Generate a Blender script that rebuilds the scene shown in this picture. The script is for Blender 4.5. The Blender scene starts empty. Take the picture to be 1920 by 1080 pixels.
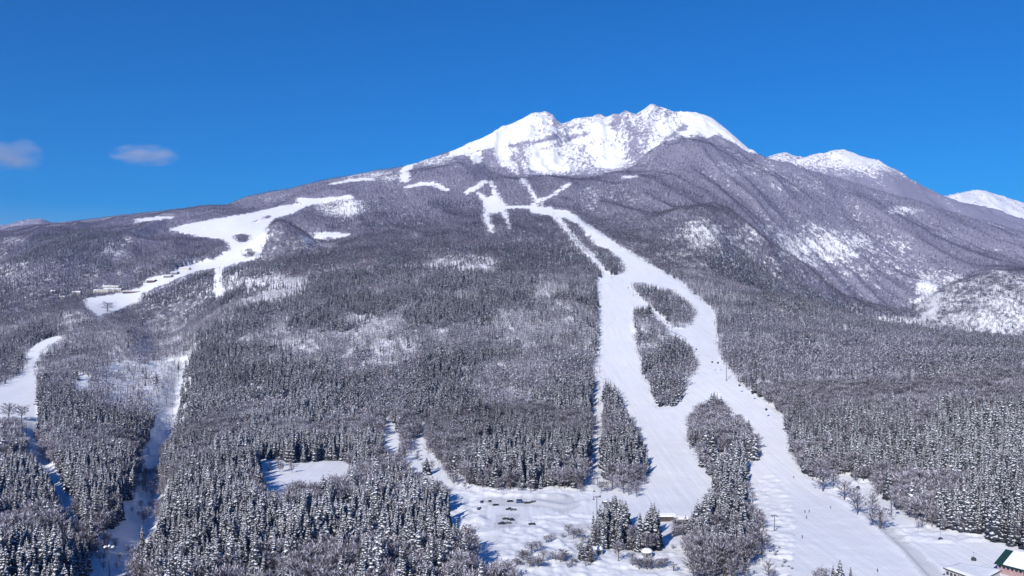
import bpy, math, random
import numpy as np
from mathutils import Vector
R = math.radians
random.seed(7); rng = np.random.default_rng(7)
S = bpy.context.scene
COL = S.collection
F = 1663.0          # focal length in 1920-px units
HAZE = 3.3e-5
HY = 600.0          # picture row of the eye-level horizon

# ------------------------------------------------------------------ camera, sky, sun, exposure
cam_d = bpy.data.cameras.new('camera'); cam_d.sensor_width = 36; cam_d.lens = 36*F/1920
cam_d.shift_y = (HY-540)/1920; cam_d.clip_start = 1; cam_d.clip_end = 120000
cam = bpy.data.objects.new('camera', cam_d); COL.objects.link(cam)
cam.location = (0, 0, 0); cam.rotation_euler = (R(90), 0, 0)
S.camera = cam
SUN_EL, SUN_AZ = 29.5, 25.0     # shadows fall away from the camera, this many degrees to the right
sun_d = bpy.data.lights.new('sun', 'SUN'); sun_d.energy = 4.8; sun_d.angle = R(0.5); sun_d.color = (1.0, 0.95, 0.89)
sun = bpy.data.objects.new('sun', sun_d); COL.objects.link(sun)
dv = Vector((math.sin(R(SUN_AZ))*math.cos(R(SUN_EL)), math.cos(R(SUN_AZ))*math.cos(R(SUN_EL)), -math.sin(R(SUN_EL))))
sun.rotation_euler = dv.to_track_quat('-Z', 'Y').to_euler()
W = bpy.data.worlds.new('World'); S.world = W; W.use_nodes = True
wn, wl = W.node_tree.nodes, W.node_tree.links
wn.clear()
sky = wn.new('ShaderNodeTexSky'); sky.sky_type = 'NISHITA'; sky.sun_disc = False
sky.sun_elevation = R(SUN_EL); sky.sun_rotation = R(180+SUN_AZ)
sky.altitude = 1000; sky.air_density = 1.0; sky.dust_density = 0.25; sky.ozone_density = 3.5
hs = wn.new('ShaderNodeHueSaturation'); hs.inputs['Hue'].default_value = .512; hs.inputs['Saturation'].default_value = 1.78; hs.inputs['Value'].default_value = 1.16
bg = wn.new('ShaderNodeBackground'); bg.inputs['Strength'].default_value = 0.086
wo = wn.new('ShaderNodeOutputWorld')
wl.new(sky.outputs[0], hs.inputs['Color']); wl.new(hs.outputs[0], bg.inputs[0]); wl.new(bg.outputs[0], wo.inputs[0])
S.view_settings.view_transform = 'Standard'; S.view_settings.look = 'None'
S.view_settings.gamma = 1; S.view_settings.use_curve_mapping = False
S.view_settings.exposure = 0.2
S.cycles.max_bounces = 4; S.cycles.diffuse_bounces = 2; S.cycles.volume_bounces = 0

# ------------------------------------------------------------------ numeric helpers
def hash2(ix, iy, seed):
    h = (ix.astype(np.int64)*374761393 + iy.astype(np.int64)*668265263 + seed*974711) & 0xffffffff
    h = ((h ^ (h >> 13))*1274126177) & 0xffffffff
    h = ((h ^ (h >> 15))*2246822519) & 0xffffffff
    return ((h ^ (h >> 16)) & 0xffffff)/float(0xffffff)
def vnoise(x, y, seed=0):
    ix = np.floor(x); iy = np.floor(y); fx = x-ix; fy = y-iy
    fx = fx*fx*fx*(fx*(fx*6-15)+10); fy = fy*fy*fy*(fy*(fy*6-15)+10)
    a = hash2(ix, iy, seed); b = hash2(ix+1, iy, seed); c = hash2(ix, iy+1, seed); d = hash2(ix+1, iy+1, seed)
    return (a+(b-a)*fx)*(1-fy) + (c+(d-c)*fx)*fy
def fbm(x, y, seed=0, oct=4, gain=.5):
    s = 0; a = 1; t = 0
    for k in range(oct):
        s = s + a*(vnoise(x, y, seed+k*17)-.5)*2; t += a; a *= gain
        x, y = x*1.62+y*1.18+13.7, y*1.62-x*1.18+7.3
    return s/t
def ridged(x, y, seed=0, oct=4):
    s = 0; a = 1; t = 0
    for k in range(oct):
        n = 1-np.abs(vnoise(x, y, seed+k*31)*2-1); s = s + a*n*n; t += a; a *= .5
        x, y = x*1.9+y*.55+3.1, y*1.9-x*.55+9.2
    return s/t
def pchip(xk, yk, x):
    xk = np.asarray(xk, float); yk = np.asarray(yk, float)
    h = np.diff(xk); d = np.diff(yk)/h
    m = np.zeros_like(yk)
    w1 = 2*h[1:]+h[:-1]; w2 = h[1:]+2*h[:-1]
    ok = d[:-1]*d[1:] > 0
    with np.errstate(divide='ignore', invalid='ignore'):
        mm = (w1+w2)/(w1/d[:-1]+w2/d[1:])
    m[1:-1] = np.where(ok, mm, 0); m[0] = d[0]; m[-1] = d[-1]
    x = np.clip(x, xk[0], xk[-1])
    i = np.clip(np.searchsorted(xk, x)-1, 0, len(h)-1)
    t = (x-xk[i])/h[i]
    return ((2*t**3-3*t*t+1)*yk[i] + (t**3-2*t*t+t)*h[i]*m[i] + (-2*t**3+3*t*t)*yk[i+1] + (t**3-t*t)*h[i]*m[i+1])
def sstep(a, b, x):
    t = np.clip((x-a)/(b-a), 0, 1); return t*t*(3-2*t)

# ------------------------------------------------------------------ the lie of the land, as cross-country lines (bearing px, distance, sight-line row)
SKY = [(-900,470),(-300,445),(0,431),(40,427),(110,424),(150,415),(200,407),(250,402),(310,396),(380,388),(430,384),(470,371),(520,360),(560,351),(600,342),(640,334),(700,323),(740,315),(800,299),(850,284),(880,271),(900,261),(930,247),(960,234),(985,222),(1005,215),(1022,214),(1036,217),(1044,228),(1052,232),(1066,229),(1085,223),(1094,225),(1105,221),(1115,216),(1125,213),(1134,219),(1139,220),(1150,216),(1162,217),(1172,211),(1182,213),(1192,214),(1200,209),(1210,203),(1219,196),(1225,195),(1234,201),(1245,203),(1262,210),(1275,212),(1290,211),(1305,212),(1320,217),(1332,222),(1345,231),(1360,243),(1375,257),(1388,267),(1403,279),(1412,281),(1420,288),(1440,297),(1500,315),(1560,333),(1620,350),(1700,374),(1760,392),(1830,412),(1920,436),(2100,480),(2400,520),(2900,560)]
LEV = [
 [(0,200,1200+0)],
 None,
 [(-300,600,975),(0,600,965),(150,600,966),(300,600,970),(450,600,953),(600,600,952),(800,600,958),(960,600,957),(1130,600,957),(1280,600,955),(1400,600,950),(1550,600,945),(1700,600,935),(1920,600,905),(2300,600,870)],
 [(-300,800,870),(0,800,865),(150,800,872),(300,800,885),(450,800,860),(600,800,862),(800,800,858),(960,800,848),(1130,800,850),(1280,800,842),(1400,800,828),(1550,800,815),(1700,800,800),(1920,800,775),(2300,800,750)],
 [(-300,1100,770),(0,1100,770),(150,1100,772),(300,1100,795),(450,1100,766),(600,1100,760),(800,1100,752),(960,1100,745),(1130,1100,738),(1280,1100,722),(1400,1100,702),(1550,1100,702),(1700,1100,702),(1920,1100,692),(2300,1100,680)],
 [(-300,1500,700),(0,1500,698),(150,1500,692),(300,1500,712),(450,1500,672),(600,1500,658),(800,1500,647),(960,1500,641),(1130,1500,630),(1280,1500,622),(1400,1500,628),(1550,1500,642),(1700,1500,650),(1920,1500,655),(2300,1500,660)],
 [(-300,2000,640),(0,2000,635),(150,2000,618),(230,2000,618),(300,2000,642),(380,2000,612),(450,2000,582),(600,2000,563),(800,2000,552),(960,2000,546),(1130,2000,541),(1280,2000,540),(1400,2000,556),(1550,2000,585),(1700,2000,614),(1920,2000,640),(2300,2000,660)],
 [(-300,2300,610),(0,2300,602),(150,2300,585),(300,2300,612),(380,2300,588),(450,2300,548),(600,2300,522),(800,2300,514),(960,2300,508),(1130,2300,502),(1280,2300,505),(1400,2300,540),(1550,2300,600),(1700,2300,655),(1920,2300,675),(2300,2300,680)],
 [(-300,2700,560),(0,2700,562),(150,2700,552),(240,2700,546),(300,2700,537),(450,2700,500),(600,2700,487),(800,2700,474),(960,2700,466),(1130,2700,458),(1230,2700,452),(1310,2700,432),(1400,2700,485),(1500,2700,545),(1600,2700,600),(1700,2700,625),(1760,2700,605),(1840,2700,565),(1920,2700,545),(2300,2700,560)],
 [(-300,3050,500),(0,3050,510),(150,3050,500),(300,3050,495),(360,3050,496),(450,3050,472),(520,3050,440),(560,3050,448),(600,3050,466),(700,3050,452),(800,3050,443),(960,3050,432),(1130,3050,424),(1230,3050,418),(1280,3050,392),(1320,3050,384),(1360,3050,400),(1400,3050,426),(1460,3050,462),(1530,3050,510),(1600,3050,562),(1700,3050,592),(1740,3050,568),(1800,3050,520),(1860,3050,502),(1920,3050,495),(2100,3050,490),(2300,3050,500)],
 [(-300,3350,460),(0,3350,468),(150,3350,455),(300,3350,468),(450,3350,452),(520,3350,432),(570,3350,462),(600,3350,450),(700,3350,432),(800,3350,424),(960,3350,412),(1130,3350,405),(1230,3350,400),(1300,3350,394),(1360,3350,412),(1400,3350,440),(1500,3350,512),(1600,3350,572),(1700,3350,592),(1760,3350,570),(1840,3350,530),(1920,3350,512),(2300,3350,520)],
 [(-300,3750,446),(0,3750,443),(60,3750,436),(150,3750,430),(230,3750,432),(300,3750,446),(380,3750,440),(450,3750,425),(600,3750,412),(800,3750,396),(960,3750,386),(1130,3750,370),(1280,3750,362),(1400,3750,408),(1500,3750,468),(1600,3750,505),(1700,3750,525),(1800,3750,522),(1920,3750,505),(2300,3750,530)],
 [(-300,4300,450),(0,4300,440),(60,4300,434),(150,4300,424),(230,4300,418),(300,4300,414),(450,4300,400),(600,4300,380),(700,4300,362),(800,4300,353),(960,4300,338),(1130,4300,331),(1280,4300,325),(1400,4300,350),(1500,4300,390),(1600,4300,422),(1700,4300,446),(1800,4300,462),(1920,4300,478),(2300,4300,530)],
 [(-300,4750,450),(0,4750,437),(150,4750,420),(300,4750,402),(450,4750,388),(600,4750,358),(700,4750,338),(800,4750,318),(870,4750,306),(930,4750,328),(1000,4750,328),(1100,4750,326),(1180,4750,312),(1250,4750,282),(1300,4750,272),(1400,4750,310),(1500,4750,342),(1600,4750,374),(1700,4750,404),(1800,4750,430),(1920,4750,456),(2300,4750,520)],
 'MID', 'SKY',
 'DIP',
 [(-900,7300,470),(-300,7300,452),(0,7300,428),(25,7300,424),(55,7300,414),(75,7300,411),(98,7300,418),(125,7300,424),(200,7300,440),(500,7300,470),(1100,7300,420),(1350,7300,350),(1440,7300,298),(1458,7300,292),(1475,7300,288),(1492,7300,294),(1510,7300,298),(1528,7300,294),(1545,7300,291),(1562,7300,286),(1578,7300,283),(1595,7300,289),(1610,7300,295),(1650,7300,305),(1690,7300,326),(1730,7300,350),(1780,7300,374),(1850,7300,394),(1920,7300,416),(2100,7300,462),(2900,7300,540)],
 [(-900,8200,520),(0,8200,500),(500,8200,510),(1100,8200,470),(1500,8200,360),(1600,8200,350),(1780,8200,405),(1920,8200,440),(2900,8200,560)],
 [(-900,10000,540),(0,10000,520),(1400,10000,520),(1700,10000,400),(1760,10000,376),(1800,10000,364),(1830,10000,360),(1850,10000,359),(1870,10000,366),(1890,10000,374),(1920,10000,383),(1980,10000,396),(2100,10000,430),(2900,10000,540)],
 [(0,13000,560)],
 [(0,40000,592)],
]
PXG = np.concatenate([np.arange(-1480, -120, 40), np.arange(-120, 2041, 4), np.arange(2080, 3400, 40)]).astype(float)
rows = [90.0]
while rows[-1] < 12500:
    y = rows[-1]
    rows.append(y*(1+(.02 if y < 380 else .004 if y < 4400 else .0024 if y < 6300 else .006 if y < 11000 else .08)))
YR = np.array(rows)
NC, NR = len(PXG), len(YR)
sky_y = np.interp(PXG, [p[0] for p in SKY], [p[1] for p in SKY])
sky_Y = np.interp(PXG, [-900, 300, 700, 900, 1000, 1250, 1330, 1450, 1600, 2400], [5200, 5200, 5300, 5700, 6000, 6100, 5900, 5300, 5200, 5200])
YK, PK = [], []
for k, L in enumerate(LEV):
    if k == 0: yy = np.full(NC, 200.); pk = HY+F*128/200.+0*yy
    elif k == 1: yy = np.full(NC, 430.); pk = HY+F*124.2/430.+0*yy
    elif isinstance(L, str) and L == 'SKY': yy = sky_Y; pk = sky_y
    elif isinstance(L, str) and L == 'MID':
        yy = 4750+(sky_Y-4750)*.5
        pk = sky_y + np.interp(PXG, [0, 600, 850, 960, 1050, 1180, 1280, 1340, 1400, 1500, 1920], [2, 6, 14, 44, 52, 60, 42, 40, 22, 14, 8])
    elif isinstance(L, str) and L == 'DIP':
        yy = sky_Y+550; pk = sky_y + np.interp(PXG, [0, 600, 1000, 1400, 1500, 1700, 1920], [14, 30, 70, 60, 48, 30, 25])
    else:
        if len(L) == 1: yy = np.full(NC, float(L[0][1])); pk = np.full(NC, float(L[0][2]))
        else:
            fn = (lambda a, b: np.interp(PXG, a, b)) if L[0][1] in (7300, 10000) else (lambda a, b: pchip(a, b, PXG))
            yy = np.interp(PXG, [p[0] for p in L], [p[1] for p in L]); pk = fn([p[0] for p in L], [p[2] for p in L])
    YK.append(yy); PK.append(pk)
YK = np.array(YK); PK = np.array(PK); ZK = (HY-PK)/F*YK
H = np.zeros((NR, NC))
for c in range(NC): H[:, c] = pchip(YK[:, c], ZK[:, c], YR)
U = (PXG-960)/F
GX = U[None, :]*YR[:, None]; GY = np.repeat(YR[:, None], NC, 1); GPX = np.repeat(PXG[None, :], NR, 0)
def screen(x, y, z): return 960+F*x/y, HY-F*z/y

# ------------------------------------------------------------------ maps of what grows where (clearings, stands, thin growth)
MX0, MY0, MS = -900, 150, 2
MW, MH = 1900, 650
mx = MX0+(np.arange(MW)+.5)*MS; my = MY0+(np.arange(MH)+.5)*MS
def poly_mask(pts):
    m = np.zeros((MH, MW), bool)
    xs = [p[0] for p in pts]; ys = [p[1] for p in pts]
    i0 = max(0, int((min(xs)-MX0)/MS)-1); i1 = min(MW, int((max(xs)-MX0)/MS)+2)
    j0 = max(0, int((min(ys)-MY0)/MS)-1); j1 = min(MH, int((max(ys)-MY0)/MS)+2)
    X, Y = np.meshgrid(mx[i0:i1], my[j0:j1]); s = np.zeros(X.shape, bool)
    n = len(pts)
    for a in range(n):
        x1, y1 = pts[a]; x2, y2 = pts[(a+1) % n]
        if y1 == y2: continue
        s ^= ((y1 > Y) != (y2 > Y)) & (X < (x2-x1)*(Y-y1)/(y2-y1)+x1)
    m[j0:j1, i0:i1] = s
    return m
def line_mask(pts):       # (x, y, width)
    m = np.zeros((MH, MW), bool)
    for (x1, y1, w1), (x2, y2, w2) in zip(pts[:-1], pts[1:]):
        w = max(w1, w2)
        i0 = max(0, int((min(x1, x2)-w-MX0)/MS)-1); i1 = min(MW, int((max(x1, x2)+w-MX0)/MS)+2)
        j0 = max(0, int((min(y1, y2)-w-MY0)/MS)-1); j1 = min(MH, int((max(y1, y2)+w-MY0)/MS)+2)
        X, Y = np.meshgrid(mx[i0:i1], my[j0:j1])
        L2 = (x2-x1)**2+(y2-y1)**2
        t = np.clip(((X-x1)*(x2-x1)+(Y-y1)*(y2-y1))/L2, 0, 1)
        d = np.hypot(X-x1-t*(x2-x1), Y-y1-t*(y2-y1))
        m[j0:j1, i0:i1] |= d < (w1+(w2-w1)*t)/2
    return m
P_RUN = [(1062,398),(1083,410),(1113,427),(1140,447),(1173,467),(1207,487),(1240,507),(1273,527),(1300,548),(1322,570),(1340,583),(1343,610),(1347,640),(1353,673),(1363,690),(1383,713),(1403,732),(1423,747),(1447,763),(1470,783),(1480,815),(1482,837),(1490,863),(1513,893),(1540,905),(1563,890),(1585,893),(1613,902),(1640,903),(1643,930),(1670,940),(1683,960),(1707,975),(1747,989),(1800,999),(1847,1002),(1867,1019),(1897,1024),(1920,1032),(2100,1050),(2500,1080),(2500,1420),(960,1420),(975,1090),(977,1067),(960,1050),(925,1048),(905,1052),(887,1040),(887,1012),(878,990),(845,982),(837,953),(840,920),(827,903),(790,893),(755,860),(765,840),(787,820),(786,803),(800,803),(802,850),(830,878),(870,905),(907,917),(957,917),(1000,917),(1040,918),(1080,918),(1097,907),(1103,887),(1105,850),(1108,815),(1110,767),(1113,687),(1122,650),(1122,600),(1119,540),(1117,522),(1143,519),(1168,512),(1172,503),(1160,483),(1140,467),(1117,457),(1097,433),(1075,410)]
ISL = [
 [(1180,529),(1213,530),(1240,538),(1257,540),(1280,557),(1297,567),(1306,587),(1297,607),(1280,617),(1266,617),(1250,602),(1227,582),(1205,563),(1188,545)],
 [(1190,575),(1213,575),(1240,605),(1260,623),(1282,635),(1293,645),(1307,673),(1307,690),(1290,713),(1280,743),(1273,757),(1257,767),(1230,763),(1220,730),(1207,703),(1197,660),(1190,633),(1187,600)],
 [(1135,708),(1145,712),(1160,727),(1173,763),(1190,793),(1207,827),(1213,850),(1222,878),(1205,900),(1185,914),(1160,912),(1140,903),(1133,880),(1133,753)],
 [(1330,745),(1342,737),(1353,743),(1370,775),(1376,780),(1383,775),(1397,783),(1415,815),(1417,840),(1413,873),(1393,876),(1403,907),(1390,927),(1413,953),(1423,1007),(1438,1033),(1413,1057),(1397,1067),(1403,1095),(1288,1095),(1290,1066),(1310,1055),(1285,1040),(1280,1003),(1287,973),(1300,950),(1337,923),(1343,910),(1313,873),(1295,850),(1292,815),(1297,780),(1310,760)],
 [(1098,1000),(1104,975),(1113,967),(1130,945),(1150,935),(1173,942),(1190,962),(1215,962),(1225,940),(1236,965),(1240,997),(1258,1020),(1225,1038),(1207,1037),(1173,1037),(1140,1030),(1117,1030)],
]
CLEAR = poly_mask(P_RUN)
for p in ISL: CLEAR &= ~poly_mask(p)
for ln in [
 [(1030,395,14),(1040,402,12),(1057,423,7),(1072,440,5),(1087,460,6),(1113,482,8),(1130,503,8),(1140,518,12)],
 [(1000,392,14),(1030,398,10),(1062,402,14),(1080,412,12)], [(875,360,7),(890,352,9),(905,342,7),(912,341,4)], [(898,362,4),(912,376,12),(922,380,18)],
 [(920,340,5),(927,355,7),(937,380,10),(942,388,14)], [(925,376,20),(928,392,16)], [(916,385,16),(911,405,14),(919,428,11),(922,432,8)],
 [(942,392,12),(950,408,8),(956,426,5)], [(938,389,8),(960,388,4),(988,388,5),(1005,386,8)], [(990,390,6),(1010,377,5),(1035,367,4),(1052,356,4),(1058,350,8),(1068,345,5)],
 [(980,338,10),(987,342,5),(996,360,6),(1005,375,4)], [(1014,377,4),(1018,390,5),(1022,397,6)],
 [(760,351,4),(790,345,5),(815,346,6),(828,352,8),(838,356,5)], [(590,442,7),(610,440,10),(630,440,8),(655,440,4)],
 [(1195,330,3),(1180,332,4),(1168,332,3)], [(255,413,5),(290,410,6),(325,407,3)],
 [(560,375,8),(600,376,8),(625,372,5),(660,370,3)], [(620,345,3),(660,338,4),(700,335,4)],
 ]: CLEAR |= line_mask(ln)
for p in [
 [(750,318),(765,308),(782,306),(768,320),(770,330),(765,342),(752,340)], [(884,286),(900,284),(905,303),(886,308)],
 [(315,430),(367,417),(467,400),(533,385),(600,377),(620,373),(580,385),(547,400),(513,410),(500,433),(487,477),(483,485),(443,493),(417,500),(367,508),(333,522),(290,539),(267,548),(263,563),(240,572),(213,585),(183,592),(160,575),(155,560),(213,553),(263,540),(277,520),(320,517),(333,503),(367,493),(400,487),(432,467),(420,448),(373,443)],
 [(117,630),(78,660),(67,687),(73,733),(73,767),(72,830),(85,860),(118,890),(128,920),(142,960),(155,1000),(132,1000),(118,960),(98,900),(73,870),(53,840),(48,805),(43,787),(27,783),(0,783),(-80,790),(-80,745),(0,722),(33,703),(47,687),(47,667),(67,645),(100,632)],
 [(347,663),(350,663),(341,713),(337,767),(322,820),(309,830),(297,853),(297,893),(333,907),(312,927),(304,953),(285,1007),(247,1025),(252,1120),(150,1120),(172,1030),(165,1012),(190,1008),(213,993),(233,967),(247,920),(258,887),(267,853),(287,810),(292,790),(327,740),(332,707)],
 [(480,887),(493,862),(530,872),(567,868),(617,863),(658,868),(658,893),(620,892),(600,897),(578,905),(550,903),(540,915),(510,925),(495,918),(485,905)],
 [(713,803),(735,793),(748,797),(750,830),(752,850),(730,850),(715,842)],
 [(403,503),(420,503),(416,520),(418,550),(403,550)], [(140,705),(165,705),(172,725),(145,732)],
 ]: CLEAR |= poly_mask(p)
for p in [[(440,440),(450,437),(467,440),(466,452),(452,455),(442,452)], [(455,480),(462,468),(474,464),(479,474),(474,483)], [(492,411),(500,404),(511,403),(511,408)], [(470,417),(482,412),(482,416)]]:
    CLEAR &= ~poly_mask(p)
PISTE_M = CLEAR.copy()
SEMI = poly_mask([(358,655),(335,655),(318,720),(285,780),(300,835),(335,800),(350,720)])
for p in [[(240,900),(300,880),(340,905),(290,1000),(240,960)],[(480,855),(600,855),(560,885),(500,895)],[(745,860),(770,845),(880,905),(1090,905),(1090,924),(900,925),(830,910)],[(150,1010),(260,1020),(255,1090),(150,1090)],[(1105,700),(1122,700),(1118,860),(1104,860)],[(1560,885),(1660,900),(1640,925),(1560,905)],[(1700,975),(1900,1018),(1900,1030),(1700,990)],[(1120,915),(1215,895),(1205,935),(1120,925)],[(1403,905),(1440,1010),(1470,1090),(1400,1090)],[(1040,400),(1062,420),(1140,520),(1120,505)]]:
    SEMI |= poly_mask(p)
SEMI &= CLEAR
THIN = np.zeros((MH, MW)); CONIF = np.zeros((MH, MW))
XX, YY = np.meshgrid(mx, my)
def blob(A, x, y, rx, ry, v, add=True):
    e = np.clip(1.25-np.hypot((XX-x)/rx, (YY-y)/ry), 0, .5)*2
    A += e*v
for b in [(870,497,70,18,.75),(500,548,95,30,.62),(480,520,60,18,.4),(680,618,70,28,.45),(740,660,50,15,.45),(1850,580,130,62,.42),(1670,602,60,10,.75),(1320,440,32,26,.5),(1540,460,80,36,.42),(1420,440,60,16,.3),
          (1380,318,80,14,.26),(1490,350,60,11,.2),(640,388,45,20,.75),(1600,480,130,50,.25),(1740,560,22,45,.65),(1600,430,260,70,.04),(600,455,35,25,.5),(1330,560,50,12,.2),(1750,520,60,22,.3),
          (320,750,50,70,.85),(250,735,75,50,.85),(270,680,80,40,.5),(310,620,40,30,.3),(470,730,25,10,.8),(625,752,32,18,.75),(560,630,60,20,.35),(520,690,50,14,.2),(540,862,50,14,.6),(820,870,60,30,.5),(1080,880,30,22,.35),
          (1560,760,80,18,.4),(1700,745,60,40,.35),(1820,800,50,25,.35),(1820,890,20,28,.65),(1730,820,14,40,.5),(20,480,30,45,.4),(215,470,30,16,.4),(140,605,30,25,.5),(255,445,25,15,.4),(1150,380,50,40,.15),(1105,370,20,20,.4),
          (1880,380,80,40,.3),(1480,430,60,25,.12),(1730,640,60,25,.25),(1690,395,30,8,.5),(700,330,60,10,.5),(800,300,60,10,.5),(1690,720,120,20,.2),(330,480,40,12,.2)]:
    blob(THIN, *b)
THIN = np.clip(THIN*(.95+.6*fbm(XX/26, YY/9, 301, 3))+.10*(fbm(XX/60, YY/22, 311, 3)+.15), 0, 1)
CONIF += .06 + .56*sstep(650, 770, YY)*sstep(1180, 1120, XX) + .22*sstep(560, 640, YY)*sstep(1180, 1080, XX)
CONIF += .45*sstep(455, 480, YY)*sstep(1180, 1100, XX)*sstep(600, 560, YY)
CONIF += .74*sstep(1450, 1490, XX)*sstep(745, 775, YY-(XX-1480)*.02) + .22*sstep(1700, 1800, XX)*sstep(640, 660, YY)
for p, v in [([(60,440),(200,432),(235,450),(205,490),(190,510),(120,520),(0,560),(0,505),(40,470)], .95), ([(262,560),(300,535),(400,508),(560,490),(500,520),(420,545),(300,575)], .85),
          ([(1320,500),(1350,480),(1390,474),(1430,490),(1470,530),(1560,560),(1640,590),(1600,600),(1480,560),(1380,530)], .9), ([(600,510),(760,500),(900,510),(1000,530),(1000,600),(880,620),(700,600),(600,570)], .35),
          ([(350,660),(500,650),(640,690),(620,760),(340,740)], .3), ([(860,440),(1050,450),(1080,500),(880,480),(700,450)], .2), ([(640,370),(900,380),(900,440),(600,440)], .15), ([(1430,520),(1700,590),(1920,650),(1920,700),(1700,650),(1430,570)], .35)]:
    CONIF[poly_mask(p)] += v
for p, v in [(ISL[0], .12), (ISL[1], .4), (ISL[2], .8), (ISL[3], .5), (ISL[4], .75)]: CONIF[poly_mask(p)] = v
for b in [(380,840,60,50,-.3),(560,640,120,18,-.3),(790,920,130,70,-.38),(900,640,200,30,-.25),(1030,600,80,80,-.4),(950,720,60,30,-.6),(270,710,100,80,-.75),(300,640,60,30,-.5),(230,640,40,30,-.6),(560,760,60,40,-.3),(1060,720,50,30,-.3),(1300,560,40,30,-.2),(400,900,60,40,-.3),(1740,920,70,30,-.4)]:
    blob(CONIF, *b)
CONIF = np.clip(CONIF, .03, .97)
def look(A, px, py, default=0):
    i = ((px-MX0)/MS).astype(int); j = ((py-MY0)/MS).astype(int)
    ok = (i >= 0) & (i < MW) & (j >= 0) & (j < MH)
    return np.where(ok, A[np.clip(j, 0, MH-1), np.clip(i, 0, MW-1)], default)

# ------------------------------------------------------------------ relief detail
P0 = HY-F*H/GY
cl0 = look(PISTE_M.astype(float), GPX, P0)
A = np.clip(GY/1000, .35, 5)
H += (3.6*A*fbm(GX/(95*np.sqrt(A)), GY/(150*np.sqrt(A)), 3, 4))*(1-.72*cl0)*sstep(420, 900, GY)*(1-.55*sstep(5000, 5600, GY))
rib = ridged(GX/150, GY/520+GX/2500, 11, 4)
H += 2.4*fbm(GX/34, GY/46, 205, 2)*(1-cl0)*sstep(700, 1100, GY)*sstep(3200, 2400, GY)
hi = sstep(4750, 5000, GY)*(1-sstep(6600, 6900, GY))*sstep(820, 930, GPX)*sstep(1480, 1380, GPX)
skyd = np.abs(GY-sky_Y[None, :])
H += (rib-.45)*125*hi*(.10+.90*sstep(0, 450, skyd))*(.35+.65*sstep(1330, 1260, GPX))
H += fbm(GX/38, GY/60, 41, 4)*14*hi*(.3+.7*sstep(0, 300, skyd))
far = sstep(6700, 6900, GY)
H += (ridged(GX/190, GY/420, 23, 4)-.45)*80*far*(1-sstep(11000, 12000, GY))*(.12+.88*sstep(0, 380, np.minimum(np.abs(GY-7300), np.abs(GY-10000))))
side = sstep(3300, 4200, GY)*(1-hi)*(1-far)
side2 = sstep(2300, 3200, GY)*(1-hi)*(1-far)
H += (ridged(GX/330+GY/1500, GY/1300, 77, 4)-.5)*74*side2*(.10+.90*sstep(0, 500, skyd))*(1-.75*cl0)*(.45+.55*sstep(1100, 1250, GPX)+.25*sstep(500, 300, GPX))
H += (ridged(GX/210-GY/1300, GY/900, 87, 3)-.5)*15*sstep(1100, 1600, GY)*sstep(3600, 2800, GY)*(1-.8*cl0)
for bp_, bY, bsx, bsy, bz in [(120, 3000, 190, 260, 42), (400, 3150, 120, 200, 18), (700, 2450, 240, 180, 16), (1030, 2050, 120, 160, 10), (1640, 1650, 110, 120, 8), (1500, 1450, 120, 100, 8)]: H += bz*np.exp(-((GX-(bp_-960)/F*bY)/bsx)**2-((GY-bY)/bsy)**2)*(1-cl0)
H += 38*np.exp(-((GX-(535-960)/F*3080)/110)**2-((GY-3080)/150)**2)
H += (.35*fbm(GX/22, GY/26, 5, 3)+.08*fbm(GX/4, GY/5, 6, 2))*sstep(1600, 900, GY)
for bx, by, sx_, sy_, bh in [(897, 568, 4, 7, 2.6), (1010, 560, 9, 5, 1.5), (-1, 0, 1, 1, 0)]:
    x_b = (bx-960)/F*by; H += bh*np.exp(-((GX-x_b)/sx_)**2-((GY-by)/sy_)**2)
# the packed cat track with its bank, lower right
P1 = HY-F*H/GY
def pdist0(pts):
    best = np.full(H.shape, 1e9)
    for (x1, y1), (x2, y2) in zip(pts[:-1], pts[1:]):
        L2 = (x2-x1)**2+(y2-y1)**2; t = np.clip(((GPX-x1)*(x2-x1)+(P1-y1)*(y2-y1))/L2, 0, 1); best = np.minimum(best, np.hypot(GPX-x1-t*(x2-x1), P1-y1-t*(y2-y1)))
    return best*GY/F
for pts, dep, wd in [([(348,665),(330,730),(312,800),(280,860),(278,910),(262,980),(215,1050),(205,1100)], 14, 17), ([(72,800),(85,870),(115,920),(140,1000),(150,1060)], 7, 11)]:
    H -= np.where((GY > 380) & (GY < 1700), dep*np.exp(-(pdist0(pts)/wd)**2), 0)
# rough, drifted snow off the groomed runs at the foot of the hill
rough = sstep(.02, .2, sum(((np.abs(GPX-a)/c)**2+(np.abs(P1-b)/d_)**2 < 1).astype(float) for a, b, c, d_ in [(1060,1030,130,70),(1220,1050,90,40),(1445,1000,45,110),(860,960,60,60),(980,920,140,16),(1620,910,60,30),(1780,1000,120,20)]))*(GY > 380)*(GY < 760)
H += rough*(1.25*fbm(GX/5, GY/6, 811, 3)+.25*fbm(GX/1.8, GY/2.2, 812, 2))
def pdist(pts):
    best = np.full(H.shape, 1e9); sg = np.zeros(H.shape)
    for (x1, y1), (x2, y2) in zip(pts[:-1], pts[1:]):
        L2 = (x2-x1)**2+(y2-y1)**2; t = np.clip(((GPX-x1)*(x2-x1)+(P1-y1)*(y2-y1))/L2, 0, 1)
        d = np.hypot(GPX-x1-t*(x2-x1), P1-y1-t*(y2-y1)); cr = (x2-x1)*(P1-y1)-(y2-y1)*(GPX-x1)
        n = d < best; sg = np.where(n, np.sign(cr), sg); best = np.where(n, d, best)
    return best*GY/F, sg
nearM = (GY > 380) & (GY < 800)
d, sg = pdist([(1560,930),(1600,950),(1640,985),(1690,1030),(1745,1090),(1800,1160)])
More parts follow.
